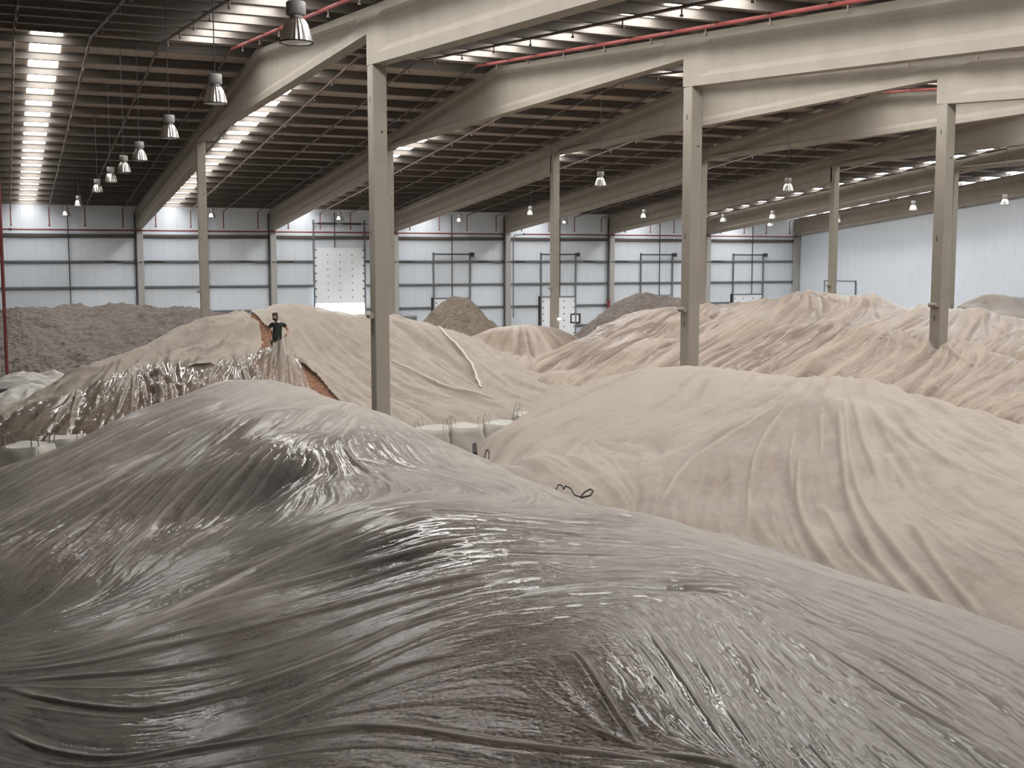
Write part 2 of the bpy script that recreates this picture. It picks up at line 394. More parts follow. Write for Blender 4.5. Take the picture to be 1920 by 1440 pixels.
# ------------------------------------------------------------------ high-bay lamps
def make_lamp():
    e = empty('highbay_lamp')
    MB().lathe([(.05, .61), (.135, .605), (.15, .59), (.152, .42), (.14, .40), (.10, .395)], (0, 0, 0), 20).build('housing', 'lampgrey', e, True)
    rf = MB().lathe([(.10, .395), (.095, .36), (.14, .325), (.185, .25), (.215, .16), (.238, .06), (.248, .0)], (0, 0, 0), 44, .02).build('reflector', 'alu', e)
    MB().lathe([(.245, .0), (.264, .0), (.264, -.018), (.245, -.018)], (0, 0, 0), 32).build('rim', 'seal', rf)
    MB().lathe([(.0001, -.03), (.12, -.026), (.245, -.008)], (0, 0, 0), 32).build('glass', 'lens', rf, True)
    MB().tube([(0, 0, .61), (0, 0, .69)], .018, 6).tube([(-.03, 0, .62), (0, 0, .67), (.03, 0, .62)], .008, 5).build('hook', 'dark', e)
    return e
lamp0 = make_lamp()
lamps = [(0, 18.4, 'largest silver high-bay lamp, hanging nearest the camera'), (0, 25.95, 'second silver high-bay lamp from the camera in the left row'), (0, 33.46, 'third silver high-bay lamp from the camera in the left row'),
         (0, 41.03, 'fourth silver high-bay lamp from the camera in the left row'), (0, 46.4, 'fifth silver high-bay lamp in the left row, under the ridge'), (0, 52.2, 'sixth silver high-bay lamp in the left row'),
         (0, 59.7, 'seventh silver high-bay lamp in the left row'), (0, 74.6, 'eighth silver high-bay lamp in the left row'), (0, 89., 'small pale high-bay lamp against the back wall, last of the left row'),
         (1, 88.5, 'small high-bay lamp left of the second far column, by the bright skylight'), (2, 90., 'white high-bay lamp hanging in front of the raised sectional door'), (2, 46.4, 'high-bay lamp hanging alone between the third and fourth far columns'),
         (3, 90., 'white high-bay lamp above the small tan heap, at the back wall'), (3, 46.4, 'high-bay lamp hanging between the second near column and the fifth far column'), (3, 76., 'dim high-bay lamp just left of the third far column'),
         (4, 91., 'white high-bay lamp just right of the third far column'), (4, 77.5, 'dim high-bay lamp in front of the back beam, left of the second near column'), (5, 88., 'high-bay lamp close beside the second near column, at the back'),
         (5, 82., 'dim high-bay lamp right of the second near column, left of two others'), (5, 75.3, 'upper lamp of the close pair of high-bay lamps before the far corner'), (6, 89.5, 'bright white lower lamp of the close pair of high-bay lamps before the far corner'),
         (6, 80., 'high-bay lamp partly behind the fifth far column, before the right wall'), (5, 60.1, 'high-bay lamp before the right wall, left of the third near column'), (5, 52.5, 'high-bay lamp before the right wall, right of the third near column')]
first = True
for b, Y, lab in lamps:
    if first: r = lamp0; first = False
    else:
        r = lamp0.copy(); COL.objects.link(r)
        for c in list(lamp0.children):
            if c.name.startswith('cable'): continue
            q = c.copy(); COL.objects.link(q); q.parent = r
            for g in c.children:
                u = g.copy(); COL.objects.link(u); u.parent = q
    r.location = (X1-BAY/2+b*BAY, Y, H+3.42)
    MB().tube([(0, 0, .66), (0, 0, roof_z(Y)-.3-(H+3.42))], .012, 5).build('cable', 'dark', r)
    tag(r, lab, 'lamp', 'high-bay lamps hanging from the roof')


# ------------------------------------------------------------------ heaps: height fields fitted through measured points
FH = CF.copy(); FH[2] = 0; FH /= np.linalg.norm(FH)        # horizontal forward
RH = np.array([FH[1], -FH[0], 0])
def zat(py, D): return at(960, py, D)[2]
class Heap:
    """surface z(x,y): multiquadric through points given as (px,py,distance[,crest]) and ground points"""
    def __init__(s, pts, ground=(), c=1.0, back=((1.6, -.55), (3.6, -1.7), (6.5, -3.4), (9., -4.8)), s_rng=(-.6, .6), d_rng=(4, 30), ds=.0014, dt=.0022):
        X = []; Z = []
        for p in pts:
            q = at(*p[:3]); X.append(q[:2]); Z.append(q[2])
            if len(p) > 3:
                d = q[:2]/np.linalg.norm(q[:2])
                for dd, dz in back:
                    X.append(q[:2]+d*dd); Z.append(max(q[2]+dz, -.6))
        for p in ground:          # (px, D, z): plan position by column and distance
            q = at(p[0], 600, p[1]); X.append(q[:2]); Z.append(p[2])
        s.X = np.array(X); s.Z = np.array(Z); s.c = c
        n = len(s.X)
        A = np.sqrt(((s.X[:, None]-s.X[None])**2).sum(-1)+c*c)
        P = np.c_[np.ones(n), s.X]
        Kf = np.block([[A-np.eye(n)*.02, P], [P.T, np.zeros((3, 3))]])
        w = np.linalg.solve(Kf, np.r_[s.Z, 0, 0, 0]); s.w = w[:n]; s.p = w[n:]
        s.sv = np.arange(s_rng[0], s_rng[1], ds); s.tv = np.arange(math.log(d_rng[0]), math.log(d_rng[1]), dt)
        s.ds, s.dt = ds, dt
        S, T = np.meshgrid(s.sv, s.tv); s.S, s.T = S, T; s.D = np.exp(T)
        s.x = s.D*(FH[0]+S*RH[0]); s.y = s.D*(FH[1]+S*RH[1])
        s.h = s.f(s.x, s.y); s.z = s.h.copy()
        s.shape = S.shape; s.haze = np.zeros(S.shape)
    def f(s, x, y):
        sh = x.shape; Q = np.c_[x.ravel(), y.ravel()]; out = np.empty(len(Q))
        for i in range(0, len(Q), 40000):
            q = Q[i:i+40000]
            out[i:i+40000] = np.sqrt(((q[:, None]-s.X[None])**2).sum(-1)+s.c**2)@s.w+s.p[0]+q@s.p[1:]
        return out.reshape(sh)
    def f1(s, x, y): return float(s.f(np.array([x]), np.array([y]))[0])
    def hit(s, px, py, h=None):
        """point of the surface seen at a pixel -> (s,t) plan coordinates"""
        d = ray(px, py); ds = np.exp(np.linspace(s.tv[0], s.tv[-1], 500))/(d@FH)
        P = EYE[None]+d[None]*ds[:, None]
        sv = (P@RH)/(P@FH); tv = np.log(P@FH)
        i = np.clip(((tv-s.tv[0])/s.dt), 0, s.shape[0]-1).astype(int); j = np.clip((sv-s.sv[0])/s.ds, 0, s.shape[1]-1).astype(int)
        g = P[:, 2]-(s.h if h is None else h)[i, j]
        k = np.where(g < 0)[0]
        k = k[0] if len(k) else int(np.argmin(g))
        return np.array([sv[k], tv[k]])
    def strokes(s, lines):
        """polylines in the photo -> polylines on the surface in (s,t)"""
        s.L = []
        for ln in lines:
            pts = []
            for a, b in zip(ln[:-1], ln[1:]):
                m = max(1, int(math.hypot(b[0]-a[0], b[1]-a[1])/30))
                for q in range(m): pts.append((a[0]+(b[0]-a[0])*q/m, a[1]+(b[1]-a[1])*q/m))
            pts.append(ln[-1])
            q = np.array([s.hit(*p) for p in pts])
            for _ in range(3):
                if len(q) > 4: q[1:-1] = q[1:-1]*.4+(q[:-2]+q[2:])*.3
            s.L.append(q)
        return s.L
    def direction(s, step=8):
        A = []; B = []
        for l in s.L: A.append(l[:-1]); B.append(l[1:])
        A = np.concatenate(A); B = np.concatenate(B); mid = (A+B)/2; d = B-A; ln = np.hypot(d[:, 0], d[:, 1])+1e-9
        ang = np.arctan2(d[:, 1], d[:, 0]); c2, s2 = np.cos(2*ang), np.sin(2*ang)
        S = s.S[::step, ::step]; T = s.T[::step, ::step]; sh = S.shape
        Q = np.c_[S.ravel(), T.ravel()]; U = np.empty(len(Q)); V = np.empty(len(Q))
        for i in range(0, len(Q), 8000):
            q = Q[i:i+8000]; w = ln[None]/(((q[:, None]-mid[None])**2).sum(-1)+5e-4)**1.5
            U[i:i+8000] = w@c2; V[i:i+8000] = w@s2
        a = .5*np.arctan2(V, U)
        # upsample the doubled angle by repetition
        C2 = np.cos(2*a).reshape(sh); S2 = np.sin(2*a).reshape(sh)
        up = lambda g: np.repeat(np.repeat(g, step, 0), step, 1)[:s.shape[0], :s.shape[1]]
        C2, S2 = blur(up(C2), step), blur(up(S2), step)
        a = .5*np.arctan2(S2, C2)
        # grid steps along the direction
        gx = np.cos(a)/s.ds; gy = np.sin(a)/s.dt; n = np.hypot(gx, gy); s.gx, s.gy = gx/n, gy/n
        s.ang = a
    def lic(s, scale, L, seed):
        """noise smeared along the fold direction, unit variance; scale, L in grid cells"""
        r = np.random.default_rng(seed); N = blur(r.standard_normal(s.shape), scale); N /= N.std()
        acc = N.copy(); nx, ny = s.shape[1], s.shape[0]
        J, I = np.meshgrid(np.arange(nx, dtype=float), np.arange(ny, dtype=float))
        stp = max(1., scale*.7); m = int(L/stp)
        for sg in (1, -1):
            x, y = J.copy(), I.copy(); ux, uy = s.gx*sg, s.gy*sg
            for q in range(m):
                x += ux*stp; y += uy*stp
                jj = np.clip(np.rint(x), 0, nx-1).astype(int); ii = np.clip(np.rint(y), 0, ny-1).astype(int)
                acc += N[ii, jj]*(1-q/m)
                vx, vy = s.gx[ii, jj], s.gy[ii, jj]; fl = np.where(vx*ux+vy*uy < 0, -1., 1.); ux, uy = vx*fl, vy*fl
        acc = acc-acc.mean(); return acc/acc.std()
    def fold(s, line, w, amp, hz=.25, skew=.5):
        """one raised crease along a polyline in (s,t); w in radians of view (width = w*distance)"""
        lo = line.min(0)-4*w; hi = line.max(0)+4*w
        j0, j1 = np.searchsorted(s.sv, [lo[0], hi[0]]); i0, i1 = np.searchsorted(s.tv, [lo[1], hi[1]])
        if j1-j0 < 2 or i1-i0 < 2: return
        S = s.S[i0:i1, j0:j1]; T = s.T[i0:i1, j0:j1]; best = np.full(S.shape, 1e9); sg = np.zeros(S.shape); prog = np.zeros(S.shape)
        cum = np.r_[0, np.cumsum(np.hypot(*np.diff(line, axis=0).T))]; tot = cum[-1]+1e-9
        for q in range(len(line)-1):
            a, b = line[q], line[q+1]; d = b-a; L2 = d@d+1e-12
            u = np.clip(((S-a[0])*d[0]+(T-a[1])*d[1])/L2, 0, 1)
            dx = S-a[0]-u*d[0]; dy = T-a[1]-u*d[1]; dist = np.hypot(dx, dy); mk = dist < best
            best = np.where(mk, dist, best); sg = np.where(mk, np.sign(d[0]*dy-d[1]*dx), sg); prog = np.where(mk, (cum[q]+u*math.sqrt(L2))/tot, prog)
        env = np.clip(np.minimum(prog, 1-prog)*7, 0, 1)
        ww = w*np.where(sg > 0, 1+skew, 1-skew)
        p = np.exp(-(best/ww)**2)*env
        D = s.D[i0:i1, j0:j1]
        s.z[i0:i1, j0:j1] += p*amp*D
        s.haze[i0:i1, j0:j1] += p*hz
    def creases(s, n, cells, w, amp, hz, seed, where=None):
        """thin long pleats traced along the fold direction from random starts"""
        r = np.random.default_rng(seed); ny, nx = s.shape; c = 0; tries = 0
        while c < n and tries < n*12:
            tries += 1
            j, i = r.uniform(0, nx-1), r.uniform(0, ny-1)
            if where is not None and r.random() > where[int(i), int(j)]: continue
            L = cells*r.uniform(.4, 1.3); k = 9; st = L/k; pts = [(j, i)]; ux = uy = None
            for q in range(k):
                jj, ii = int(min(max(j, 0), nx-1)), int(min(max(i, 0), ny-1)); vx, vy = s.gx[ii, jj], s.gy[ii, jj]
                if ux is not None and vx*ux+vy*uy < 0: vx, vy = -vx, -vy
                ux, uy = vx, vy; j += ux*st; i += uy*st; pts.append((j, i))
            p = np.array(pts); line = np.stack([s.sv[0]+p[:, 0]*s.ds, s.tv[0]+p[:, 1]*s.dt], -1)
            f = r.uniform(.6, 1.5); s.fold(line, w*f, amp*f*r.uniform(.5, 1.2), hz*r.uniform(.3, 1.2), .4*r.choice([-1, 1])); c += 1
    def control(s, pts, power=2.):
        """smooth map through (px,py,value)"""
        P = np.array([s.hit(a, b) for a, b, _ in pts]); v = np.array([c for *_, c in pts]); st = 6
        Q = np.c_[s.S[::st, ::st].ravel(), s.T[::st, ::st].ravel()]; o = np.empty(len(Q))
        for i in range(0, len(Q), 20000):
            w = 1/(((Q[i:i+20000][:, None]-P[None])**2).sum(-1)+4e-4)**power; o[i:i+20000] = (w@v)/w.sum(1)
        g = o.reshape(s.S[::st, ::st].shape); g = np.repeat(np.repeat(g, st, 0), st, 1)[:s.shape[0], :s.shape[1]]
        return blur(g, st)
    def pix(s): return project(np.stack([s.x, s.y, s.z], -1))
    def mesh(s, name, mat, z, mask, parent=None, stride=1, haze=None, sheen=None):
        x, y, zz, mk = s.x[::stride, ::stride], s.y[::stride, ::stride], z[::stride, ::stride], mask[::stride, ::stride]
        ny, nx = x.shape
        idx = np.arange(nx*ny).reshape(ny, nx)
        ok = mk[:-1, :-1] & mk[1:, :-1] & mk[:-1, 1:] & mk[1:, 1:]
        q = np.stack([idx[:-1, :-1], idx[:-1, 1:], idx[1:, 1:], idx[1:, :-1]], -1)[ok]
        used = np.unique(q); rm = np.full(nx*ny, -1); rm[used] = np.arange(len(used)); q = rm[q]
        co_ = np.stack([x.ravel()[used], y.ravel()[used], zz.ravel()[used]], -1).astype(np.float32)
        me = bpy.data.meshes.new(name); me.vertices.add(len(co_)); me.vertices.foreach_set('co', co_.ravel())
        me.loops.add(q.size); me.loops.foreach_set('vertex_index', q.ravel().astype(np.int32))
        me.polygons.add(len(q)); me.polygons.foreach_set('loop_start', (np.arange(len(q))*4).astype(np.int32))
        me.update(calc_edges=True); me.validate()
        if haze is not None:
            a = me.attributes.new('haze', 'FLOAT', 'POINT'); a.data.foreach_set('value', haze[::stride, ::stride].ravel()[used].astype(np.float32))
        if sheen is not None:
            a = me.attributes.new('sheen', 'FLOAT', 'POINT'); a.data.foreach_set('value', sheen[::stride, ::stride].ravel()[used].astype(np.float32))
        o = link(name, me, mat, parent, True)
        return o
def blur(a, s):
    """three box passes of about sigma s (edges clamped)"""
    k = max(1, int(round(s)));
    if s < .6: return a
    for _ in range(2):
        for ax in (0, 1):
            p = np.concatenate([np.repeat(np.take(a, [0], ax), k+1, ax), a, np.repeat(np.take(a, [-1], ax), k, ax)], ax)
            c = np.cumsum(p, ax); n = a.shape[ax]
            a = (np.take(c, np.arange(2*k+1, 2*k+1+n), ax)-np.take(c, np.arange(0, n), ax))/(2*k+1)
    return a
def under(hp): return np.minimum(hp.h, blur(hp.z, 2))-.09
def ridged(n): return 1-np.minimum(np.abs(n)*1.3, 1.6)

def wrinkle(hp, oct_, seed, amp_map=1.):
    """several sizes of creases: (cells, length, amplitude as share of distance)"""
    tot = np.zeros(hp.shape); raw = np.zeros(hp.shape)
    for i, (sc, L, am) in enumerate(oct_):
        n = hp.lic(sc, L, seed+i); r = .55*ridged(n)+.45*n
        tot += r*am; raw += r*(.6 if i else .4)
    hp.z += tot*hp.D*amp_map
    return raw

# ---------- foreground heap
front = Heap([
    (-120, 905, 18, 1), (0, 880, 18, 1), (100, 850, 17.8, 1), (200, 800, 19, 1), (260, 775, 20, 1), (330, 750, 20.6, 1), (400, 729, 21.6, 1), (450, 723, 22, 1), (530, 723, 21.8, 1), (575, 735, 21, 1),
    (640, 754, 20, 1), (700, 771, 19.4, 1), (760, 795, 18.5, 1), (850, 838, 17, 1), (960, 888, 15.5, 1), (1050, 925, 14, 1), (1110, 945, 13, 1), (1240, 976, 11.8, 1), (1370, 1012, 10.7, 1), (1500, 1055, 9.8, 1),
    (1700, 1120, 8.7, 1), (1920, 1200, 7.7, 1), (2150, 1290, 7, 1),
    (470, 770, 18.8), (630, 764, 19.1), (430, 792, 17), (515, 827, 15.2), (600, 815, 15.8), (680, 804, 16.3), (740, 803, 16.6), (560, 872, 13.9), (620, 888, 13.7), (700, 870, 14.2), (780, 870, 14.4), (600, 905, 13.1), (700, 905, 13.0),
    (880, 905, 13.2), (960, 930, 12.4),
    (760, 956, 11.1), (900, 962, 11.2), (1100, 986, 10.8), (1250, 1002, 10.5), (800, 985, 10.2), (980, 985, 10.4), (780, 1020, 9.75), (900, 1036, 9.4), (1020, 1030, 9.6), (1150, 1042, 9.4), (1000, 1075, 8.75), (1150, 1072, 8.9),
    (930, 1129, 8.05), (1030, 1110, 8.3), (1250, 1108, 8.4), (1370, 1115, 8.5), (1000, 1250, 6.75), (1150, 1180, 7.4), (1300, 1250, 6.85), (1500, 1300, 6.7), (1100, 1400, 5.8), (900, 1440, 5.55), (600, 1440, 5.65), (1500, 1440, 5.7), (1900, 1440, 5.9), (1700, 1250, 7.2), (1550, 1150, 8.3),
    (30, 1195, 9.2), (180, 1130, 10.5), (380, 1000, 13), (500, 940, 13.7), (200, 900, 16), (0, 1000, 14.2), (0, 1100, 11.8), (300, 850, 17),
    (0, 1300, 8.), (0, 1440, 6.7), (250, 1250, 8.), (400, 1150, 9), (640, 1080, 9.6), (600, 1250, 7.3), (300, 1400, 6.5), (-300, 1300, 9), (-300, 1100, 12.5), (-300, 900, 19.5), (-300, 1440, 7.4),
    (960, 1800, 4.0), (2100, 1800, 4.2), (0, 1800, 4.5), (2200, 1440, 6.2)],
    ground=[(-900, 14, 0), (-900, 20, 0), (-700, 28, 0), (-800, 9, .5), (-500, 24, .6)],
    c=.5, s_rng=(-.68, .55), d_rng=(4.6, 30), ds=.0009, dt=.0015)
FL = dict(
 a=[(470, 774), (400, 790), (280, 845), (150, 915), (0, 985)], b=[(470, 774), (390, 800), (250, 880), (100, 960), (0, 1010)], c=[(470, 775), (380, 820), (270, 900), (170, 970), (60, 1040)],
 d=[(468, 776), (385, 830), (310, 890), (220, 970), (110, 1070)], e=[(465, 778), (400, 850), (340, 900), (250, 1000), (130, 1110)], f=[(400, 735), (300, 775), (180, 835), (80, 885), (0, 930)],
 g=[(440, 745), (330, 795), (200, 850), (90, 905), (0, 955)], h=[(345, 755), (240, 795), (140, 848), (50, 888), (0, 908)],
 i=[(515, 829), (460, 850), (400, 880), (330, 930), (260, 1010), (200, 1090)], j=[(515, 830), (480, 870), (430, 910), (370, 960), (330, 1000)], k=[(515, 828), (440, 848), (370, 880)],
 r1=[(515, 826), (560, 800), (610, 768), (632, 759)], r2=[(500, 770), (560, 764), (620, 757)],
 l=[(0, 1243), (150, 1225), (330, 1150), (480, 1070), (620, 1010), (700, 978), (770, 959)], m=[(0, 1247), (120, 1240), (260, 1190), (360, 1145), (500, 1110), (640, 1075), (760, 1045), (870, 1020), (960, 1007)],
 n=[(0, 1257), (100, 1252), (250, 1212), (420, 1170), (640, 1105), (780, 1060), (890, 1037)], o=[(0, 1268), (170, 1252), (300, 1222), (440, 1190), (640, 1140), (800, 1100), (930, 1078), (1010, 1072)],
 p=[(0, 1284), (120, 1279), (300, 1265), (420, 1240), (560, 1205), (640, 1170), (760, 1135), (890, 1107), (1000, 1082)], q=[(0, 1290), (60, 1315), (250, 1345), (330, 1330), (450, 1300), (600, 1250), (680, 1215), (790, 1160), (930, 1130)],
 r=[(0, 1370), (30, 1405), (200, 1435), (340, 1415), (480, 1375), (640, 1300), (760, 1250), (930, 1225)], s=[(200, 1440), (400, 1410), (640, 1372), (760, 1374), (900, 1397), (1080, 1417), (1280, 1437)],
 t=[(640, 1290), (740, 1230), (850, 1190), (940, 1180), (1040, 1172)], u=[(640, 1240), (760, 1180), (880, 1150)],
 v=[(900, 1037), (1000, 1041), (1150, 1046), (1280, 1047)], w=[(960, 1012), (1050, 1021), (1200, 1029), (1300, 1037)], x=[(770, 959), (900, 968), (1060, 984), (1180, 988)], y=[(930, 1130), (1030, 1112), (1150, 1102), (1280, 1107), (1340, 1103)],
 z=[(780, 946), (900, 941), (1000, 932)],
 A=[(1110, 952), (1300, 1003), (1500, 1065), (1700, 1133), (1920, 1217)], B=[(1300, 1042), (1450, 1085), (1600, 1140), (1760, 1210), (1920, 1290)], C=[(1420, 1150), (1560, 1230), (1700, 1320), (1850, 1410)],
 Dd=[(1400, 1160), (1470, 1240), (1560, 1320), (1660, 1400)], E=[(1330, 1140), (1400, 1230), (1470, 1330), (1540, 1420)], F=[(1240, 1140), (1300, 1230), (1360, 1330), (1420, 1420)], G=[(1450, 1140), (1600, 1210), (1750, 1290), (1900, 1390)],
 Hh=[(1090, 1230), (1140, 1310), (1190, 1400)], I=[(640, 860), (760, 880), (860, 900), (960, 938)], J=[(650, 762), (720, 785), (820, 842), (920, 892), (1060, 948)],
 w1=[(540, 850), (555, 890)], w2=[(620, 840), (640, 880)], w3=[(700, 822), (730, 870)], w4=[(760, 832), (800, 880)], w5=[(1000, 1060), (1040, 1090)], w6=[(640, 905), (660, 940)],
 n1=[(0, 1230), (180, 1180), (300, 1120)], n2=[(560, 905), (470, 960), (380, 1010)], n3=[(640, 1000), (500, 1050), (380, 1090)])
front.strokes(list(FL.values())); LN = dict(zip(FL, front.L)); front.direction()
ampm = front.control([(400, 800, .45), (250, 850, .4), (450, 740, .35), (300, 950, .45), (200, 1100, .5), (600, 860, 1.5), (720, 850, 1.5), (860, 880, 1.), (450, 960, 1.2), (600, 1050, .7), (300, 1250, .35), (300, 1400, .4), (800, 1000, 1.), (900, 1200, .3), (900, 1350, .25), (1000, 1270, .22), (800, 1300, .3), (1080, 1370, .25), (700, 1400, .35), (1150, 1130, 1.), (1350, 1180, 1.7), (1300, 1150, 1.5), (1450, 1280, 1.7), (1250, 1300, 1.2), (1600, 1250, 1.2), (1500, 1080, .7), (1750, 1220, .7), (1850, 1400, 1.), (1100, 1010, .9), (520, 735, .5)])
raw = wrinkle(front, [(1., 12, .00032), (2.0, 34, .00055), (5, 110, .0009), (15, 230, .0014)], 11, ampm)
for kx, (w, am, hz) in dict(a=(.0028, .0028, .2), b=(.0025, .002, .12), c=(.003, .0022, .15), d=(.003, .002, .12), e=(.0035, .002, .1), f=(.003, .002, .15), g=(.003, .002, .15), h=(.003, .002, .12), i=(.003, .0025, .15), j=(.003, .0025, .15), k=(.003, .002, .2),
                            r1=(.007, .004, .45), r2=(.002, .002, .4), l=(.006, .006, .3), m=(.0055, .0055, .35), n=(.004, .004, .2), o=(.005, .0055, .3), p=(.005, .0055, .3), q=(.005, .006, .3), r=(.005, .0055, .25), s=(.007, .007, .5), t=(.003, .003, .3), u=(.0035, .0035, .25),
                            v=(.0035, .004, .2), w=(.0025, .003, .2), x=(.0045, .005, .3), y=(.0045, .005, .2), z=(.003, .003, .3), B=(.004, .003, .1), C=(.004, .004, .15), Dd=(.003, .003, .15), E=(.0025, .002, .1), F=(.0025, .002, .1), G=(.0035, .003, .1), Hh=(.002, .002, .1), I=(.003, .002, .2),
                            n1=(.004, .003, .2), n2=(.004, .003, .2), n3=(.004, .003, .2)).items():
    front.fold(LN[kx], w*.75, am*.6, hz*1.7)
calm = np.clip(ampm, .25, 1.)
front.creases(420, 170, .0015, .0011, .2, 5, calm)
front.creases(110, 330, .0024, .0013, .24, 6)
haze_glare_map = front.control([(450, 740, .88), (560, 740, .85), (350, 770, .6), (200, 850, .55), (100, 900, .6), (0, 950, .55), (350, 860, .34), (430, 830, .32), (300, 950, .3), (150, 1050, .28), (100, 1150, .28), (400, 900, .25), (470, 890, .2), (560, 860, .35), (600, 780, .75), (690, 780, .8), (620, 840, .4), (700, 840, .5), (520, 930, .3), (450, 1000, .4), (350, 1050, .4),
    (800, 850, .8), (900, 900, .85), (1050, 945, .9), (800, 910, .75), (700, 930, .6), (1000, 960, .8), (950, 975, .25), (1120, 988, .4), (760, 1030, .12), (850, 1020, .15), (700, 1050, .3), (600, 1080, .4), (450, 1130, .42), (300, 1180, .45), (150, 1240, .5), (0, 1440, .45), (0, 1200, .42), (60, 1150, .4), (0, 1060, .4), (600, 1160, .3), (450, 1260, .35), (250, 1300, .42), (100, 1340, .35), (300, 1380, .25), (150, 1420, .28), (500, 1330, .25), (600, 1400, .3),
    (950, 1080, .3), (800, 1120, .25), (900, 1170, .16), (1000, 1160, .2), (750, 1250, .22), (900, 1280, .03), (1000, 1250, .0), (1020, 1290, .0), (1100, 1350, .0), (1000, 1380, .0), (930, 1200, .06), (800, 1340, .15), (700, 1420, .15), (860, 1430, .2), (1150, 1150, .5), (1250, 1160, .68), (1130, 1230, .2), (1250, 1300, .3), (1320, 1160, .72), (1420, 1200, .72), (1350, 1420, .2), (1500, 1435, .3), (1350, 1230, .62), (1450, 1270, .66), (1500, 1350, .55), (1350, 1110, .6), (1450, 1130, .65), (1200, 1000, .85), (1150, 1050, .7), (1400, 1040, .9), (1550, 1090, .85), (1550, 1180, .75), (1700, 1180, .85), (1850, 1250, .88), (1700, 1300, .7), (1850, 1380, .75), (1650, 1400, .6), (1920, 1220, .92)], 2.)  # also painted in: reflected glare at lower right, lift for the dim left corner
hz = haze_glare_map+front.haze+np.clip(raw, -1, 1.2)*.12+.06
fm_ = (front.h > .05)
pile = front.mesh('almond_pile', 'almond', np.minimum(front.h-.02, blur(front.z, 2)-.03)-.02, fm_, stride=2)
tag(pile, 'dark brown almond heap showing through the clear film in the foreground', 'almond pile')
sheen = front.control([(450, 740, -.6), (300, 780, -.65), (200, 850, -.75), (100, 900, -.8), (0, 1000, -.8), (300, 900, -.8), (200, 1050, -.8), (400, 950, -.3), (350, 1080, -.6), (600, 870, .3), (720, 860, .4), (850, 900, .1), (600, 1000, -.1), (400, 1150, -.6), (200, 1250, -.7), (100, 1400, -.5), (500, 1250, -.55), (750, 1030, .1),
    (900, 1000, .1), (800, 1150, -.4), (800, 1300, -.7), (1000, 1270, -.8), (1080, 1350, -.7), (900, 1340, -.75), (930, 1190, -.6), (700, 1420, -.6), (1100, 1150, .3), (1250, 1160, 1.2), (1380, 1200, 1.6), (1300, 1280, .9), (1450, 1300, 1.3), (1200, 1040, .5), (1550, 1150, .4), (1700, 1250, .3), (1850, 1380, .4)], 1.6)
sheet = front.mesh('plastic_sheet', 'clear', front.z+.012, fm_, haze=hz, sheen=sheen)
tag(sheet, 'clear creased plastic film over the large foreground heap', 'plastic sheet', 'plastic films over the heaps')

# ---------- pale heap on the right
right = Heap([(1000, 770, 27, 1), (1060, 742, 28, 1), (1100, 724, 28.5, 1), (1180, 701, 29, 1), (1230, 692, 29, 1), (1290, 690, 29, 1), (1400, 699, 28, 1), (1520, 710, 27, 1), (1640, 716, 26, 1), (1700, 733, 25, 1), (1800, 764, 24, 1), (1920, 800, 23, 1), (2100, 850, 22, 1), (2300, 900, 21, 1),
    (900, 838, 24.5), (950, 803, 26), (960, 880, 21.6), (1090, 922, 19.8), (1240, 970, 18.1), (1400, 1010, 17), (1600, 1080, 15), (1800, 1150, 13), (1920, 1195, 11.8),
    (1500, 750, 24.2), (1590, 744, 24.4), (1440, 775, 23.6), (1270, 725, 26.4), (1300, 760, 25), (1400, 850, 21), (1250, 850, 22.2), (1100, 850, 23.2), (1600, 850, 20.8), (1600, 950, 17.8), (1450, 950, 18.4), (1320, 930, 19.3), (1750, 850, 19.8), (1850, 950, 17), (1920, 1080, 13.6), (1750, 1050, 14.7), (2150, 1000, 15.6), (2150, 1250, 11)],
    ground=[(700, 27, .5), (800, 24, 1.1), (700, 19, 0), (900, 15, .4), (1200, 11, .8), (1500, 10.5, 1.6), (2000, 8, 1.8), (2400, 8, 1.6), (2750, 24, 0), (2700, 15, .2), (2600, 10, .3), (2550, 30, .3), (750, 33, 0)],
    c=.7, s_rng=(-.13, .86), d_rng=(6.5, 40), ds=.0016, dt=.0026)
FR = [[(1470, 757), (1380, 812), (1280, 875), (1240, 925), (1228, 968)], [(1480, 755), (1420, 830), (1400, 910), (1402, 1010)], [(1440, 770), (1330, 820), (1200, 880)], [(1490, 810), (1480, 860), (1482, 930)], [(1530, 770), (1545, 810)], [(1538, 780), (1540, 870)],
    [(1570, 748), (1575, 820), (1580, 900), (1590, 965), (1630, 1045), (1710, 1140), (1775, 1185)], [(1582, 748), (1590, 850), (1602, 940), (1650, 1010), (1720, 1090), (1790, 1165), (1830, 1190)], [(1595, 748), (1620, 850), (1650, 920)], [(1500, 850), (1488, 970), (1520, 1035), (1580, 1090)], [(1540, 950), (1580, 1040), (1660, 1110)],
    [(1610, 752), (1680, 830), (1780, 880), (1900, 915)], [(1640, 742), (1760, 800), (1900, 862)], [(1440, 768), (1300, 800), (1150, 842)], [(1270, 724), (1150, 782), (1000, 842)], [(1200, 706), (1080, 756), (950, 812)], [(1000, 862), (1070, 900), (1150, 938)], [(1850, 950), (1920, 990)], [(1650, 960), (1800, 1000), (1920, 1042)], [(1750, 1045), (1920, 1112)],
    [(1275, 728), (1290, 770)], [(1265, 728), (1240, 765)], [(1700, 980), (1760, 1080), (1850, 1170)], [(1660, 850), (1700, 930)], [(1100, 830), (1250, 860), (1330, 890)]]
right.strokes(FR); right.direction()
raw = wrinkle(right, [(1., 14, .0007), (2.4, 44, .0012), (8, 110, .0014)], 31)
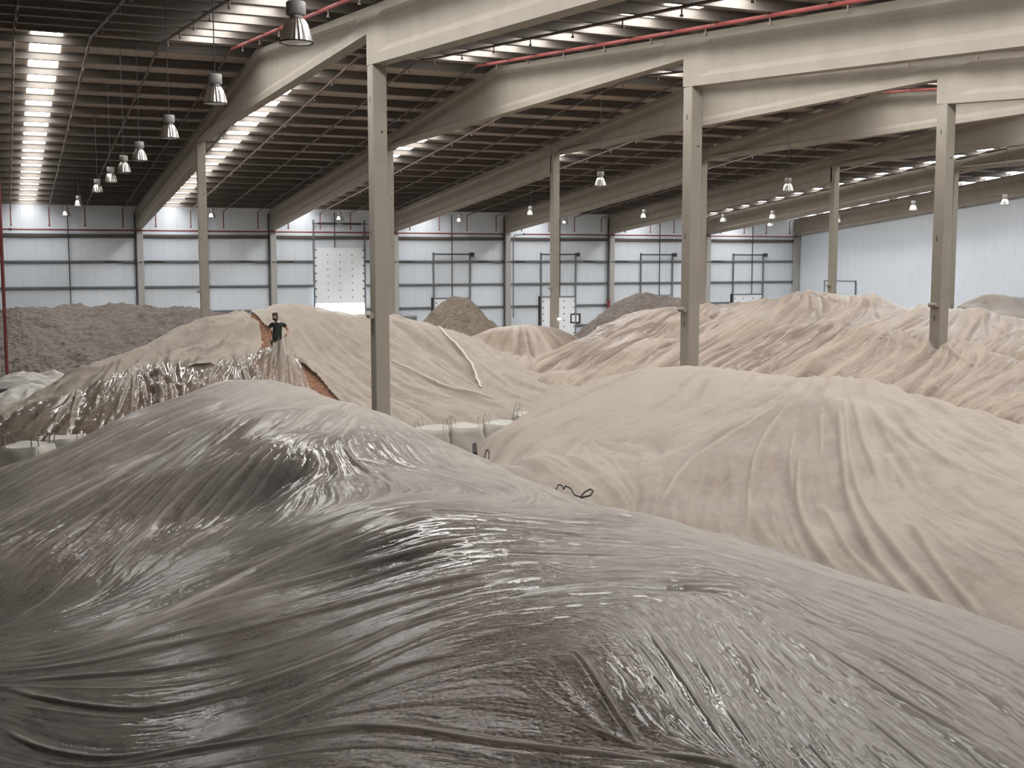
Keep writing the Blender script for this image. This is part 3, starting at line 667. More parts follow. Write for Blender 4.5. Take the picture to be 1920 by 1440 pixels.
for i, (w, am) in {0: (.003, .0026), 1: (.004, .0034), 2: (.003, .0015), 3: (.003, .003), 5: (.003, .003), 6: (.006, .0055), 7: (.005, .005), 8: (.005, .004), 9: (.005, .005), 10: (.005, .004), 11: (.005, .002), 12: (.006, .002), 13: (.005, .002), 14: (.006, .002), 15: (.005, .002), 18: (.005, .001), 22: (.005, .004), 23: (.004, .003)}.items():
    right.fold(right.L[i], w*.72, am*1.05, .4)
right.creases(160, 110, .0016, .0009, .1, 15)
right.creases(60, 220, .003, .0016, .12, 16)
hz = right.control([(1000, 800, .95), (1200, 720, .97), (1500, 720, .97), (1700, 760, .97), (1300, 800, .95), (1100, 900, .93), (1350, 870, .42), (1450, 900, .38), (1330, 950, .42), (1420, 830, .5), (1500, 800, .5), (1540, 870, .55), (1430, 980, .45), (1250, 950, .5), (1150, 870, .8), (1650, 850, .93), (1600, 1000, .9), (1750, 900, .97), (1850, 1000, .94), (1700, 1020, .9), (1750, 1100, .55), (1880, 1130, .7), (1560, 1050, .6), (1650, 1090, .6)])+right.haze+np.clip(raw, -1, 1)*.16
mk = (right.h > .05)
tag(right.mesh('almond_pile', 'almondtan', under(right), mk, stride=3), 'almond heap under the dusty beige film at the right', 'almond pile')
tag(right.mesh('plastic_sheet', 'dusty', right.z+.012, mk, haze=hz), 'dusty beige plastic film over the broad heap at the right', 'plastic sheet', 'plastic films over the heaps')

# ---------- middle heap with the worker on it; three films meet here
mid = Heap([(475, 583, 43.5, 1), (520, 575, 44.5, 1), (560, 575, 45, 1), (600, 581, 45, 1), (690, 589, 45.5, 1), (740, 597, 46, 1), (800, 612, 46, 1), (880, 635, 45.5, 1), (940, 660, 44.5, 1), (1000, 690, 43, 1), (1060, 706, 42, 1), (1130, 721, 41, 1), (1220, 745, 39, 1),
    (445, 590, 43, 1), (400, 616, 42.3, 1), (330, 640, 41, 1), (230, 675, 40, 1), (150, 690, 39, 1), (100, 722, 38, 1), (50, 752, 36.6, 1), (-60, 782, 35.6, 1), (-300, 810, 34.5, 1),
    (600, 660, 41.3), (700, 670, 41.5), (850, 690, 41), (560, 690, 39.3), (640, 755, 37), (700, 748, 38), (850, 748, 38.2), (960, 742, 39), (800, 772, 36.9), (950, 765, 37.5), (1050, 747, 38.5),
    (470, 669, 38.6), (380, 676, 38.3), (280, 690, 38), (200, 715, 37), (150, 738, 36.5), (60, 762, 36), (0, 790, 35), (-150, 825, 34),
    (470, 705, 36.8), (300, 745, 36), (200, 795, 35), (100, 808, 34.5), (400, 740, 36), (530, 722, 37), (500, 765, 35.6), (600, 770, 36),
    (522, 668, 38.9), (500, 650, 40), (570, 690, 39.3), (606, 736, 37.6)],
    ground=[(-100, 31, 0), (200, 32, .2), (450, 32.5, .6), (640, 33.5, .6), (850, 33.5, .6), (1000, 34.5, .4), (1200, 36, .3), (-500, 33, 0), (-500, 42, 0), (1300, 40, .2)],
    c=.5, s_rng=(-.62, .2), d_rng=(30.5, 57), ds=.0014, dt=.0019)
fan = lambda c, ends: [[c, ((c[0]+e[0])/2+(e[2] if len(e) > 2 else 0), (c[1]+e[1])/2), e[:2]] for e in ends]
FM = dict(right_=[[(540, 600), (600, 680), (690, 738)], [(560, 592), (680, 690), (760, 742)], [(600, 604), (690, 660), (760, 690)], [(830, 622), (870, 670), (905, 733)], [(730, 684), (830, 730), (930, 752)], [(545, 660), (620, 720), (690, 756)], [(780, 660), (850, 700), (920, 740)], [(950, 690), (1040, 725), (1100, 740)], [(740, 720), (800, 742), (870, 752)], [(560, 672), (610, 722), (645, 748)]],
          left_=fan((470, 625), [(330, 650), (360, 625), (400, 640), (300, 670)])+[[(490, 610), (440, 620), (380, 640)], [(480, 655), (420, 665), (340, 668)], [(440, 655), (470, 640), (490, 625)], [(330, 645), (250, 675), (170, 700), (100, 720)], [(250, 690), (180, 710), (90, 745)]],
          front_=fan((442, 673), [(350, 735, 5), (390, 740), (420, 742), (445, 745), (470, 745), (500, 735)])+fan((531, 650), [(470, 740), (500, 742), (525, 745), (548, 745), (570, 744), (590, 742)])+fan((255, 692), [(190, 790), (215, 795), (245, 790), (275, 780), (310, 760), (345, 740)])+fan((150, 738), [(60, 800), (100, 805), (130, 800), (10, 812)])+[[(60, 762), (0, 792)], [(300, 690), (380, 690), (430, 678)]])
allL = [l for v in FM.values() for l in v]
mid.strokes(allL); mid.direction(4)
px, py = mid.pix()
HANDP = at(533, 629, 37.5)
dh = np.hypot(mid.x-HANDP[0], mid.y-HANDP[1])
lift = Heap([(531, 630, 37.5), (536, 631, 37.5), (522, 637, 37.55), (510, 645, 37.6), (498, 654, 37.7), (470, 666, 38.1), (440, 671, 38.2), (400, 676, 38.3), (330, 682, 38.2), (542, 646, 37.5), (552, 664, 37.5), (562, 684, 37.6), (574, 708, 37.4), (590, 740, 37.0),
    (530, 682, 37.0), (530, 722, 36.7), (500, 705, 36.8), (555, 722, 36.8), (470, 705, 36.7), (440, 710, 36.7), (560, 748, 36.2), (500, 765, 35.6), (600, 772, 36), (400, 740, 36), (300, 745, 36), (540, 690, 37.1), (512, 668, 37.2),
    (505, 640, 38.6), (560, 640, 39.5)], ground=[(450, 32.5, .6), (640, 33.5, .6), (200, 32, .2)], c=.12, s_rng=(-.01, .01), d_rng=(35, 36))
ang = np.arctan2(mid.y-HANDP[1], mid.x-HANDP[0])
base = mid.h.copy()
raw = wrinkle(mid, [(1., 9, .0006), (2.2, 26, .0012), (6, 70, .0014)], 51)
dz = mid.z-base
for q, l in enumerate(mid.L):
    big = q in (0, 1, 3, 4, 5)
    mid.fold(l, .0022 if big else .0014, .0022 if big else .0016, .12)
mid.creases(140, 70, .0013, .0011, .12, 25)
dzf = mid.z-base
def poly_x(pts, y): p = np.array(pts); return np.interp(y, p[:, 1], p[:, 0])
def poly_y(pts, x): p = np.array(pts); return np.interp(x, p[:, 0], p[:, 1])
bx, by = project(np.stack([mid.x, mid.y, base], -1))
ok = base > .05
# right film: everything right of the bare strip
edgeR = [(466, 540), (467, 584), (482, 594), (506, 622), (526, 648), (548, 671), (567, 686), (592, 705), (621, 736), (650, 766), (700, 810)]
behind = mid.D > 44.3
mR = ok & np.where(behind, mid.S > (474-960)/F_PX, bx > poly_x(edgeR, by))
# back-left film: left of the strip and behind the front film's edge
edgeL = [(430, 540), (436, 591), (463, 601), (485, 615), (480, 622), (491, 636), (494, 650), (484, 668), (470, 690)]
rim = [(-400, 800), (-100, 800), (0, 782), (60, 758), (150, 735), (200, 708), (260, 688), (330, 682), (400, 676), (440, 672), (470, 667), (498, 655), (515, 643), (527, 632), (537, 629), (543, 642), (556, 668), (567, 688), (576, 712), (588, 738), (598, 760), (640, 830)]
mL = ok & np.where(mid.D > 43.5, mid.S < (444-960)/F_PX, (bx < poly_x(edgeL, by)) & (by < poly_y(rim, bx)+20+40*(bx > 440))) & (bx > poly_x([(150, 680), (105, 716), (60, 748), (10, 775), (-60, 800)], by)-12)
mF = ok & (by > poly_y(rim, bx)-3) & (mid.D < 40.2) & (bx < 640)
near = (dh < 4.2) & (mid.D < 38.7)
tent = np.where(near, lift.f(mid.x, mid.y), -9.)
tentm = tent > base+.06
zF = np.maximum(base+.05, tent+(.028*np.sin(ang*17+2.5*np.sin(ang*3.1))+.022*np.sin(ang*37+1.7+3*np.sin(ang*5)))*np.clip(dh, 0, 1.)*np.clip((tent-base)*3, 0, 1))+dzf*2.2
fx, fy = project(np.stack([mid.x, mid.y, zF], -1))
mF = ok & (fy > poly_y(rim, fx)-2) & (mid.D < np.where(near, 38.3, 40.2)) & (fx < 640)
tag(mid.mesh('almond_pile', 'almondbare', np.minimum(base, base+blur(dzf, 2))-.07, ok, stride=2), 'reddish brown almond heap laid bare beside the worker', 'almond pile')
sheetR = tag(mid.mesh('plastic_sheet', 'dusty', base+dzf+.03, mR, haze=np.clip(.86+raw*.06+mid.haze, 0, 1)), 'dusty beige plastic film sloping down right of the worker', 'plastic sheet', 'plastic films over the heaps')
def tape(hp, px_line, width, parent, zmap):
    q = np.array([hp.hit(*p) for p in px_line]); pts = []
    for a, b in zip(q[:-1], q[1:]):
        for u in np.linspace(0, 1, 9)[:-1]: pts.append(a+(b-a)*u)
    pts = np.array(pts)
    for _ in range(6): pts[1:-1] = pts[1:-1]*.4+(pts[:-2]+pts[2:])*.3
    P = []
    for s_, t_ in pts:
        i = int(np.clip((t_-hp.tv[0])/hp.dt, 1, hp.shape[0]-2)); j = int(np.clip((s_-hp.sv[0])/hp.ds, 1, hp.shape[1]-2))
        P.append(np.array([hp.x[i, j], hp.y[i, j], zmap[i-1:i+2, j-1:j+2].max()+.02]))
    P = np.array(P); d = np.gradient(P[:, :2], axis=0); nrm = np.stack([-d[:, 1], d[:, 0]], -1); nrm /= np.linalg.norm(nrm, axis=1)[:, None]+1e-9
    vs = []
    for p, n_ in zip(P, nrm):
        for k_, dz_ in ((-1, 0), (1, 0), (1, .012), (-1, .012)): vs.append((p[0]+n_[0]*width*k_/2, p[1]+n_[1]*width*k_/2, p[2]+dz_))
    fs = [(i*4+a, i*4+b, i*4+4+b, i*4+4+a) for i in range(len(P)-1) for a, b in ((0, 1), (1, 2), (2, 3), (3, 0))]
    return MB().add(vs, fs).build('seam_tape', 'tape', parent, True)
tape(mid, [(822, 618), (840, 640), (868, 668), (890, 700), (906, 733)], .075, sheetR, base+dzf+.03)
tape(mid, [(735, 683), (790, 708), (830, 728), (880, 740), (935, 750)], .05, sheetR, base+dzf+.03)
crum = (np.maximum(0, mid.lic(8, 70, 77)+.2)*.24+np.maximum(0, mid.lic(3.5, 36, 78))*.10)*np.clip((bx-120)/220, .3, 1)
tag(mid.mesh('plastic_sheet', 'dusty', base+dzf*2.2+crum+.02, mL, haze=np.clip(.95+raw*.05, 0, 1)), 'beige bunched-up plastic film left of the worker, beside the bare almonds', 'plastic sheet', 'plastic films over the heaps')
tag(mid.mesh('plastic_sheet', 'shiny', zF+.05, mF, haze=np.clip(.34+raw*.2+mid.haze*1.8+np.where(tentm, .10+.14*np.sin(ang*23+2*np.sin(ang*7)), 0), 0, 1)), 'shiny clear plastic film pulled up by the worker in the middle distance', 'plastic sheet', 'plastic films over the heaps')

# ---------- ridge of covered heaps, right middle distance
ridge = Heap([(985, 692, 42, 1), (1010, 680, 43, 1), (1060, 655, 44.5, 1), (1100, 633, 46, 1), (1130, 613, 47, 1), (1180, 590, 48.5, 1), (1230, 583, 49, 1), (1285, 583, 49, 1), (1330, 600, 47.5, 1), (1440, 606, 46, 1), (1458, 617, 45, 1), (1500, 608, 45, 1), (1560, 605, 45, 1), (1600, 607, 44.5, 1), (1625, 622, 43, 1), (1655, 623, 42.5, 1), (1700, 626, 42, 1), (1738, 643, 40, 1), (1765, 645, 39.5, 1), (1830, 647, 39, 1), (1870, 668, 38, 1), (1920, 676, 37.5, 1), (2050, 690, 37, 1), (2250, 720, 36, 1),
    (1050, 695, 41.3), (1130, 705, 40.3), (1010, 715, 40), (1200, 680, 41.5), (1350, 680, 41), (1260, 640, 45.5), (1500, 690, 39.3), (1650, 705, 37), (1600, 725, 36), (1750, 745, 34.5), (1850, 775, 32.8), (1920, 795, 32), (1880, 694, 36.5), (1840, 715, 35.5), (1700, 665, 39.5), (1590, 650, 41.5), (1460, 640, 43), (1900, 740, 34.3)],
    ground=[(900, 40, 0), (1000, 36, .2), (1200, 35, .3), (1400, 34, .3), (1600, 31.5, .3), (1800, 29, .4), (2000, 27, .5), (2300, 29, .5)],
    c=.4, s_rng=(0., .62), d_rng=(28, 62), ds=.0014, dt=.0022)
FD = [[(1130, 618), (1060, 660), (990, 692)], [(1200, 592), (1120, 640), (1020, 700)], [(1270, 592), (1200, 640), (1100, 700)], [(1330, 608), (1250, 650), (1170, 702)], [(1400, 612), (1330, 650), (1260, 688)], [(1440, 612), (1380, 650), (1310, 690)], [(1520, 614), (1450, 650), (1380, 692)], [(1570, 612), (1500, 660), (1440, 698)], [(1605, 614), (1530, 665), (1470, 703)],
      [(1655, 630), (1590, 665), (1510, 706)], [(1655, 630), (1610, 680), (1560, 712)], [(1655, 630), (1630, 690), (1600, 714)], [(1655, 630), (1690, 650), (1720, 660)], [(1765, 652), (1690, 690), (1610, 722)], [(1765, 652), (1710, 705), (1660, 740)], [(1765, 652), (1740, 720), (1710, 750)], [(1765, 652), (1800, 680), (1830, 690)], [(1890, 690), (1820, 725), (1750, 765)], [(1915, 705), (1850, 745), (1800, 780)], [(1920, 740), (1870, 765), (1830, 785)],
      [(1150, 620), (1110, 650)], [(1230, 600), (1180, 620), (1130, 640)]]
ridge.strokes(FD); ridge.direction(4)
raw = wrinkle(ridge, [(1., 14, .0007), (2.2, 60, .0020), (5, 90, .0022)], 71)
for q, l in enumerate(ridge.L): ridge.fold(l, .0018, .0022, .1)
ridge.creases(260, 90, .0014, .0015, .2, 35)
mk = ridge.h > .05
tag(ridge.mesh('almond_pile', 'almondtan', under(ridge), mk, stride=3), 'long almond heap under pleated film behind the pale right-hand heap', 'almond pile')
tag(ridge.mesh('plastic_sheet', 'far', ridge.z+.02, mk, haze=np.clip(.42+raw*.55+ridge.haze*1.8, .05, 1)), 'pleated plastic film over the humped heap crossing behind the second near column', 'plastic sheet', 'plastic films over the heaps')

# ---------- farther ridge towards the right wall
backr = Heap([(1290, 580, 66, 1), (1335, 575, 66, 1), (1400, 572, 66, 1), (1450, 565, 65, 1), (1485, 553, 64.3, 1), (1512, 546, 64, 1), (1560, 557, 64, 1), (1595, 565, 64, 1), (1625, 556, 63, 1), (1660, 562, 63, 1), (1700, 576, 62, 1), (1770, 578, 60, 1), (1850, 584, 58, 1), (1920, 599, 57, 1), (2050, 612, 56, 1), (2250, 640, 55, 1),
    (1400, 600, 60), (1500, 600, 58), (1620, 602, 57.5), (1700, 630, 53), (1850, 640, 51), (1780, 630, 52.5), (1920, 662, 48), (1500, 622, 55), (1350, 605, 60), (1640, 580, 60.5), (1880, 610, 55)],
    ground=[(1200, 62, .2), (1300, 52, .3), (1500, 48, .3), (1700, 46, .4), (1900, 43, .4), (2200, 45, .4), (1180, 68, 0)],
    c=.4, s_rng=(.1, .6), d_rng=(42, 80), ds=.0014, dt=.0022)
backr.strokes([[(1512, 549), (1480, 575), (1440, 598)], [(1512, 549), (1500, 580), (1475, 600)], [(1512, 549), (1530, 575), (1540, 600)], [(1512, 549), (1550, 562), (1585, 575)], [(1625, 560), (1580, 585), (1530, 602)], [(1625, 560), (1605, 585), (1590, 604)], [(1625, 560), (1640, 585), (1655, 604)], [(1700, 580), (1660, 600), (1620, 618)], [(1760, 582), (1710, 610), (1660, 635)], [(1842, 588), (1825, 615), (1810, 640)], [(1842, 588), (1845, 615), (1845, 645)], [(1842, 588), (1870, 620), (1885, 645)], [(1920, 618), (1870, 640), (1830, 655)], [(1920, 650), (1890, 665)], [(1400, 576), (1370, 592), (1340, 606)], [(1450, 570), (1420, 590)]])
backr.direction(4)
raw = wrinkle(backr, [(1., 14, .0006), (2.2, 50, .0014), (5, 80, .0016)], 91)
for l in backr.L: backr.fold(l, .0014, .0016, .1)
backr.creases(180, 70, .0012, .0012, .2, 45)
mk = backr.h > .05
tag(backr.mesh('almond_pile', 'almondtan', under(backr), mk, stride=3), 'almond heap under film in front of the right-hand wall', 'almond pile')
tag(backr.mesh('plastic_sheet', 'far', backr.z+.02, mk, haze=np.clip(.38+raw*.5+backr.haze*1.8, .05, 1)), 'beige plastic film over the twin-peaked heap before the right-hand wall', 'plastic sheet', 'plastic films over the heaps')

# ---------- small covered heap by the third far column
small = Heap([(900, 630, 59, 1), (930, 618, 60, 1), (960, 612, 60, 1), (1030, 612, 61, 1), (1055, 620, 61, 1), (1080, 634, 61, 1), (1110, 655, 60, 1), (875, 640, 57.5, 1), (960, 667, 56), (1050, 662, 57), (900, 668, 55), (1000, 690, 53)],
    ground=[(820, 55, 0), (900, 50, .2), (1000, 49.5, .2), (1150, 55, .2), (1150, 60, .2), (830, 60, 0)], c=.4, s_rng=(-.08, .1), d_rng=(48, 72), ds=.0014, dt=.0022)
small.strokes(fan((960, 615), [(880, 645), (905, 660), (935, 668), (965, 670), (1000, 668), (1040, 660)])+[[(1030, 615), (1060, 640)], [(1040, 616), (1090, 645)]]); small.direction(4)
raw = wrinkle(small, [(1.2, 14, .0003), (2.2, 40, .0009), (5, 60, .001)], 111)
mk = small.h > .05
tag(small.mesh('almond_pile', 'almondtan', under(small), mk, stride=3), 'low almond heap under shiny film at the foot of the third far column', 'almond pile')
tag(small.mesh('plastic_sheet', 'far', small.z+.02, mk, haze=np.clip(.4+raw*.4, .05, 1)), 'shiny plastic film over the low heap at the foot of the third far column', 'plastic sheet', 'plastic films over the heaps')

# ---------- bare heaps
def lumps(hp, seed, amp):
    r = np.random.default_rng(seed); o = np.zeros(hp.shape)
    for sc, a in ((1.2, .35), (2.5, .7), (5, 1.), (12, 1.6)):
        n = blur(r.standard_normal(hp.shape), sc); n /= n.std(); o += a*(np.abs(n)-.7)
    return o*amp
bare = [
 (dict(pts=[(-200, 592, 72, 1), (0, 590, 72, 1), (25, 584, 72, 1), (60, 577, 72, 1), (150, 575, 72, 1), (250, 577, 72, 1), (330, 578, 71.5, 1), (430, 588, 71, 1), (490, 602, 70, 1), (560, 620, 70, 1), (100, 635, 64.5), (300, 635, 64.5), (50, 688, 58.5), (400, 640, 63.5), (-200, 680, 59), (250, 688, 58.5), (430, 660, 61)],
       ground=[(-200, 54, 0), (50, 54.5, 0), (250, 54.5, 0), (450, 57, 0), (600, 62, 0), (640, 70, 0)], c=.6, s_rng=(-.6, -.1), d_rng=(53, 86), ds=.0013, dt=.0016), 'husk', 'wide bare grey-brown heap along the back wall at the left', .10),
 (dict(pts=[(840, 560, 84, 1), (862, 557, 84, 1), (882, 561, 84, 1), (905, 583, 83.5, 1), (935, 613, 82.5, 1), (960, 625, 82, 1), (815, 580, 83.5, 1), (790, 604, 82.5, 1), (770, 618, 82, 1), (870, 637, 79), (800, 640, 79), (930, 645, 79)],
       ground=[(720, 80, 0), (860, 74.5, .3), (1000, 79, 0), (760, 76, .2), (960, 76, .2)], c=.4, s_rng=(-.13, .04), d_rng=(73, 91.5), ds=.0011, dt=.0012, back=((1., -.5), (3, -1.8), (5, -3.2), (7, -4.6))), 'husk2', 'small steep tan heap in front of the leftmost dock door', .07),
 (dict(pts=[(1085, 620, 82, 1), (1120, 597, 83, 1), (1145, 575, 84, 1), (1185, 557, 85, 1), (1230, 556, 85, 1), (1280, 565, 85, 1), (1330, 571, 85, 1), (1350, 577, 85, 1), (1420, 590, 84, 1), (1150, 620, 78), (1250, 610, 79), (1330, 612, 79)],
       ground=[(1040, 80, 0), (1100, 72, .2), (1250, 72, .2), (1400, 73, .2), (1500, 82, 0)], c=.4, s_rng=(.03, .27), d_rng=(71, 91.5), ds=.0011, dt=.0012, back=((1., -.5), (3, -1.8), (5, -3.2), (7, -4.6))), 'husk', 'bare pinkish-brown heap behind the second near column by the back wall', .07)]
for i, (kw, mt, lab, am) in enumerate(bare):
    kw = dict(kw); hp = Heap(kw.pop('pts'), **kw); z = hp.h+lumps(hp, 200+i, am)
    z = np.where(hp.y > YW-.75, -1., z)
    tag(hp.mesh('husk_pile', mt, z, z > 0), lab, 'heap')
dome = Heap([(1790, 580, 80, 1), (1820, 562, 80, 1), (1850, 553, 80, 1), (1880, 556, 80, 1), (1920, 561, 80, 1), (2000, 572, 78, 1), (2100, 590, 76, 1), (1850, 592, 73), (1920, 600, 72), (1800, 600, 74)], ground=[(1740, 78, 0), (1800, 67, .3), (1950, 65, .3), (2200, 72, .2)], c=.5, s_rng=(.33, .58), d_rng=(64, 95), ds=.0014, dt=.0018)
dome.strokes(fan((1855, 556), [(1800, 590), (1830, 598), (1855, 600), (1890, 600), (1920, 585)])); dome.direction(4)
raw = wrinkle(dome, [(1.2, 14, .0002), (2.4, 50, .0006)], 131)
mk = (dome.h > .05) & (dome.x < XR-.3)
tag(dome.mesh('almond_pile', 'husk', under(dome), mk, stride=2), 'grey-brown domed heap against the right-hand wall', 'heap')
tag(dome.mesh('plastic_sheet', 'far', dome.z+.02, mk, haze=np.clip(.30+raw*.16, 0, 1)), 'thin clear film over the grey dome against the right-hand wall', 'plastic sheet', 'plastic films over the heaps')

# ------------------------------------------------------------------ worker on the middle heap
def skinned(name, verts, edges, radii, mat, parent, root=0, sub=2):
    me = bpy.data.meshes.new(name); me.from_pydata(verts, edges, []); me.update()
    o = link(name, me, mat, parent)
    sk = o.modifiers.new('skin', 'SKIN'); sk.use_smooth_shade = True; sk.branch_smoothing = .6
    if not me.skin_vertices: me.skin_vertices.new()
    for i, r in enumerate(radii):
        v = me.skin_vertices[0].data[i]; v.radius = r if isinstance(r, tuple) else (r, r); v.use_root = (i == root)
    ss = o.modifiers.new('sub', 'SUBSURF'); ss.levels = sub; ss.render_levels = sub
    return o
class SK:
    def __init__(s): s.v = []; s.e = []; s.r = []
    def chain(s, pts, start=None):
        last = start
        for p, r in pts:
            s.v.append(p); s.r.append(r); i = len(s.v)-1
            if last is not None: s.e.append((last, i))
            last = i
        return last
mq = at(520, 640, 38.05); topz = at(520, 587.2, 38.05)[2]
man = empty('person', (mq[0], mq[1], topz-1.79))
az = math.atan2(mq[0], mq[1]); man.rotation_euler = (0, 0, -az)      # local +y points away from the camera
k = SK()
pel = k.chain([((0, 0, .95), (.15, .11))])
tor = k.chain([((0, .01, 1.10), (.145, .10)), ((.01, .01, 1.26), (.165, .11)), ((.015, .02, 1.40), (.15, .10))], pel)
nk = k.chain([((0, .0, 1.51), .055), ((-.03, -.02, 1.57), .055), ((-.05, -.03, 1.635), (.075, .088)), ((-.055, -.025, 1.69), (.078, .092)), ((-.055, -.015, 1.75), (.052, .06))], tor)
k.chain([((-.085, -.125, 1.645), .013)], nk-1)                          # nose
k.chain([((.17, .02, 1.44), .062), ((.235, .02, 1.41), .058), ((.33, .05, 1.27), .043), ((.365, .03, 1.215), .042), ((.33, -.08, 1.15), .036), ((.285, -.19, 1.10), .028), ((.275, -.22, 1.09), .028)], tor)
k.chain([((-.15, .02, 1.44), .062), ((-.205, .02, 1.41), .056), ((-.235, .02, 1.25), .043), ((-.235, .0, 1.14), .040), ((-.21, -.07, 1.02), .033), ((-.19, -.13, .93), .027), ((-.185, -.145, .905), .027)], tor)
for sx in (.095, -.10):
    k.chain([((sx, 0, .86), .095), ((sx*1.1, -.03, .5), .065), ((sx*1.2, .02, .45), .06), ((sx*1.25, .05, .1), .045), ((sx*1.3, .0, .04), .045), ((sx*1.5, -.14, .03), .04)], pel)
skinned('body', k.v, k.e, k.r, 'skin', man)
k = SK()
a = k.chain([((0, 0, .86), (.16, .128)), ((0, 0, .98), (.167, .13)), ((0, .01, 1.10), (.162, .118)), ((.01, .01, 1.26), (.182, .127)), ((.015, .02, 1.40), (.165, .117))])
k.chain([((.0, .005, 1.475), .085)], a)
k.chain([((.175, .02, 1.44), .078), ((.24, .02, 1.405), .074), ((.285, .035, 1.335), .066)], a)
k.chain([((-.155, .02, 1.44), .078), ((-.21, .02, 1.405), .072), ((-.228, .02, 1.30), .064)], a)
skinned('t_shirt', k.v, k.e, k.r, 'shirt', man)
k = SK(); p = k.chain([((0, 0, .96), (.165, .125))])
for sx in (.095, -.10): k.chain([((sx, 0, .86), .108), ((sx*1.1, -.03, .5), .08), ((sx*1.2, .02, .45), .076), ((sx*1.25, .05, .1), .062)], p)
skinned('trousers', k.v, k.e, k.r, 'trouser', man)
for sx in (.125, -.13):
    k = SK(); k.chain([((sx, .06, .05), .055), ((sx*1.05, .0, .045), .055), ((sx*1.2, -.15, .035), .045)]); skinned('boot', k.v, k.e, k.r, 'strap', man)
k = SK(); h0 = k.chain([((-.052, .02, 1.70), (.086, .085)), ((-.055, .0, 1.755), (.075, .082)), ((-.055, -.015, 1.785), (.03, .035))]); k.chain([((-.05, .05, 1.64), (.075, .045))], 0)
skinned('hair', k.v, k.e, k.r, 'hair', man)
k = SK(); k.chain([((.02, -.06, 1.62), .028), ((-.03, -.105, 1.585), .034), ((-.09, -.10, 1.585), .034), ((-.125, -.045, 1.62), .028)]); skinned('beard', k.v, k.e, k.r, 'hair', man)
mb = MB()
for ex in (-.088, -.028): mb.lathe([(.0001, -.008), (.011, -.004), (.011, .004), (.0001, .008)], (ex-.01, -.112, 1.69), 10)
mb.build('eyes', 'seal', man, True)
k = SK(); k.chain([((-.115, -.06, 1.535), .014), ((-.08, .06, 1.53), .012), ((0, .1, 1.54), .012), ((.06, .05, 1.53), .012), ((.055, -.07, 1.52), .014)])
em = skinned('ear_muffs', k.v, k.e, k.r, 'white', man); em['label'] = 'white ear muffs worn round the neck'
for cx in ((.05, -.10, 1.515), (-.12, -.08, 1.53)):
    c = MB().lathe([(.0001, -.03), (.04, -.026), (.05, 0), (.04, .026), (.0001, .03)], cx, 16).build('cup', 'white', em, True)
def glove(c, d, side):
    """palm and five curled fingers closing round the film"""
    c = Vector(c); d = Vector(d).normalized(); up = Vector((0, -.3, 1)); s = d.cross(up).normalized()*side; n = s.cross(d).normalized()*side
    k = SK(); p0 = k.chain([(tuple(c-d*.03), (.034, .03)), (tuple(c+d*.03), (.042, .022)), (tuple(c+d*.06), (.042, .018))])
    for i, ln in enumerate((.075, .085, .08, .062)):
        b = c+d*.07+s*(.033-.022*i)
        k.chain([(tuple(b), .0115), (tuple(b+d*ln*.45-n*.012), .0105), (tuple(b+d*ln*.55-n*.045), .0095), (tuple(b+d*ln*.2-n*.065), .0085)], p0)
    t = c+d*.01+s*.045
    k.chain([(tuple(t), .014), (tuple(t+d*.035+s*.012-n*.02), .012), (tuple(t+d*.05-n*.045), .010)], p0-1)
    return skinned('glove', k.v, k.e, k.r, 'glove', man)
glove((.272, -.235, 1.085), (-.2, -.75, -.5), 1)
glove((-.183, -.155, .885), (.1, -.4, -.9), -1)
tag(man, 'man in dark T-shirt on the heap, pulling up film with a gloved hand', 'person')

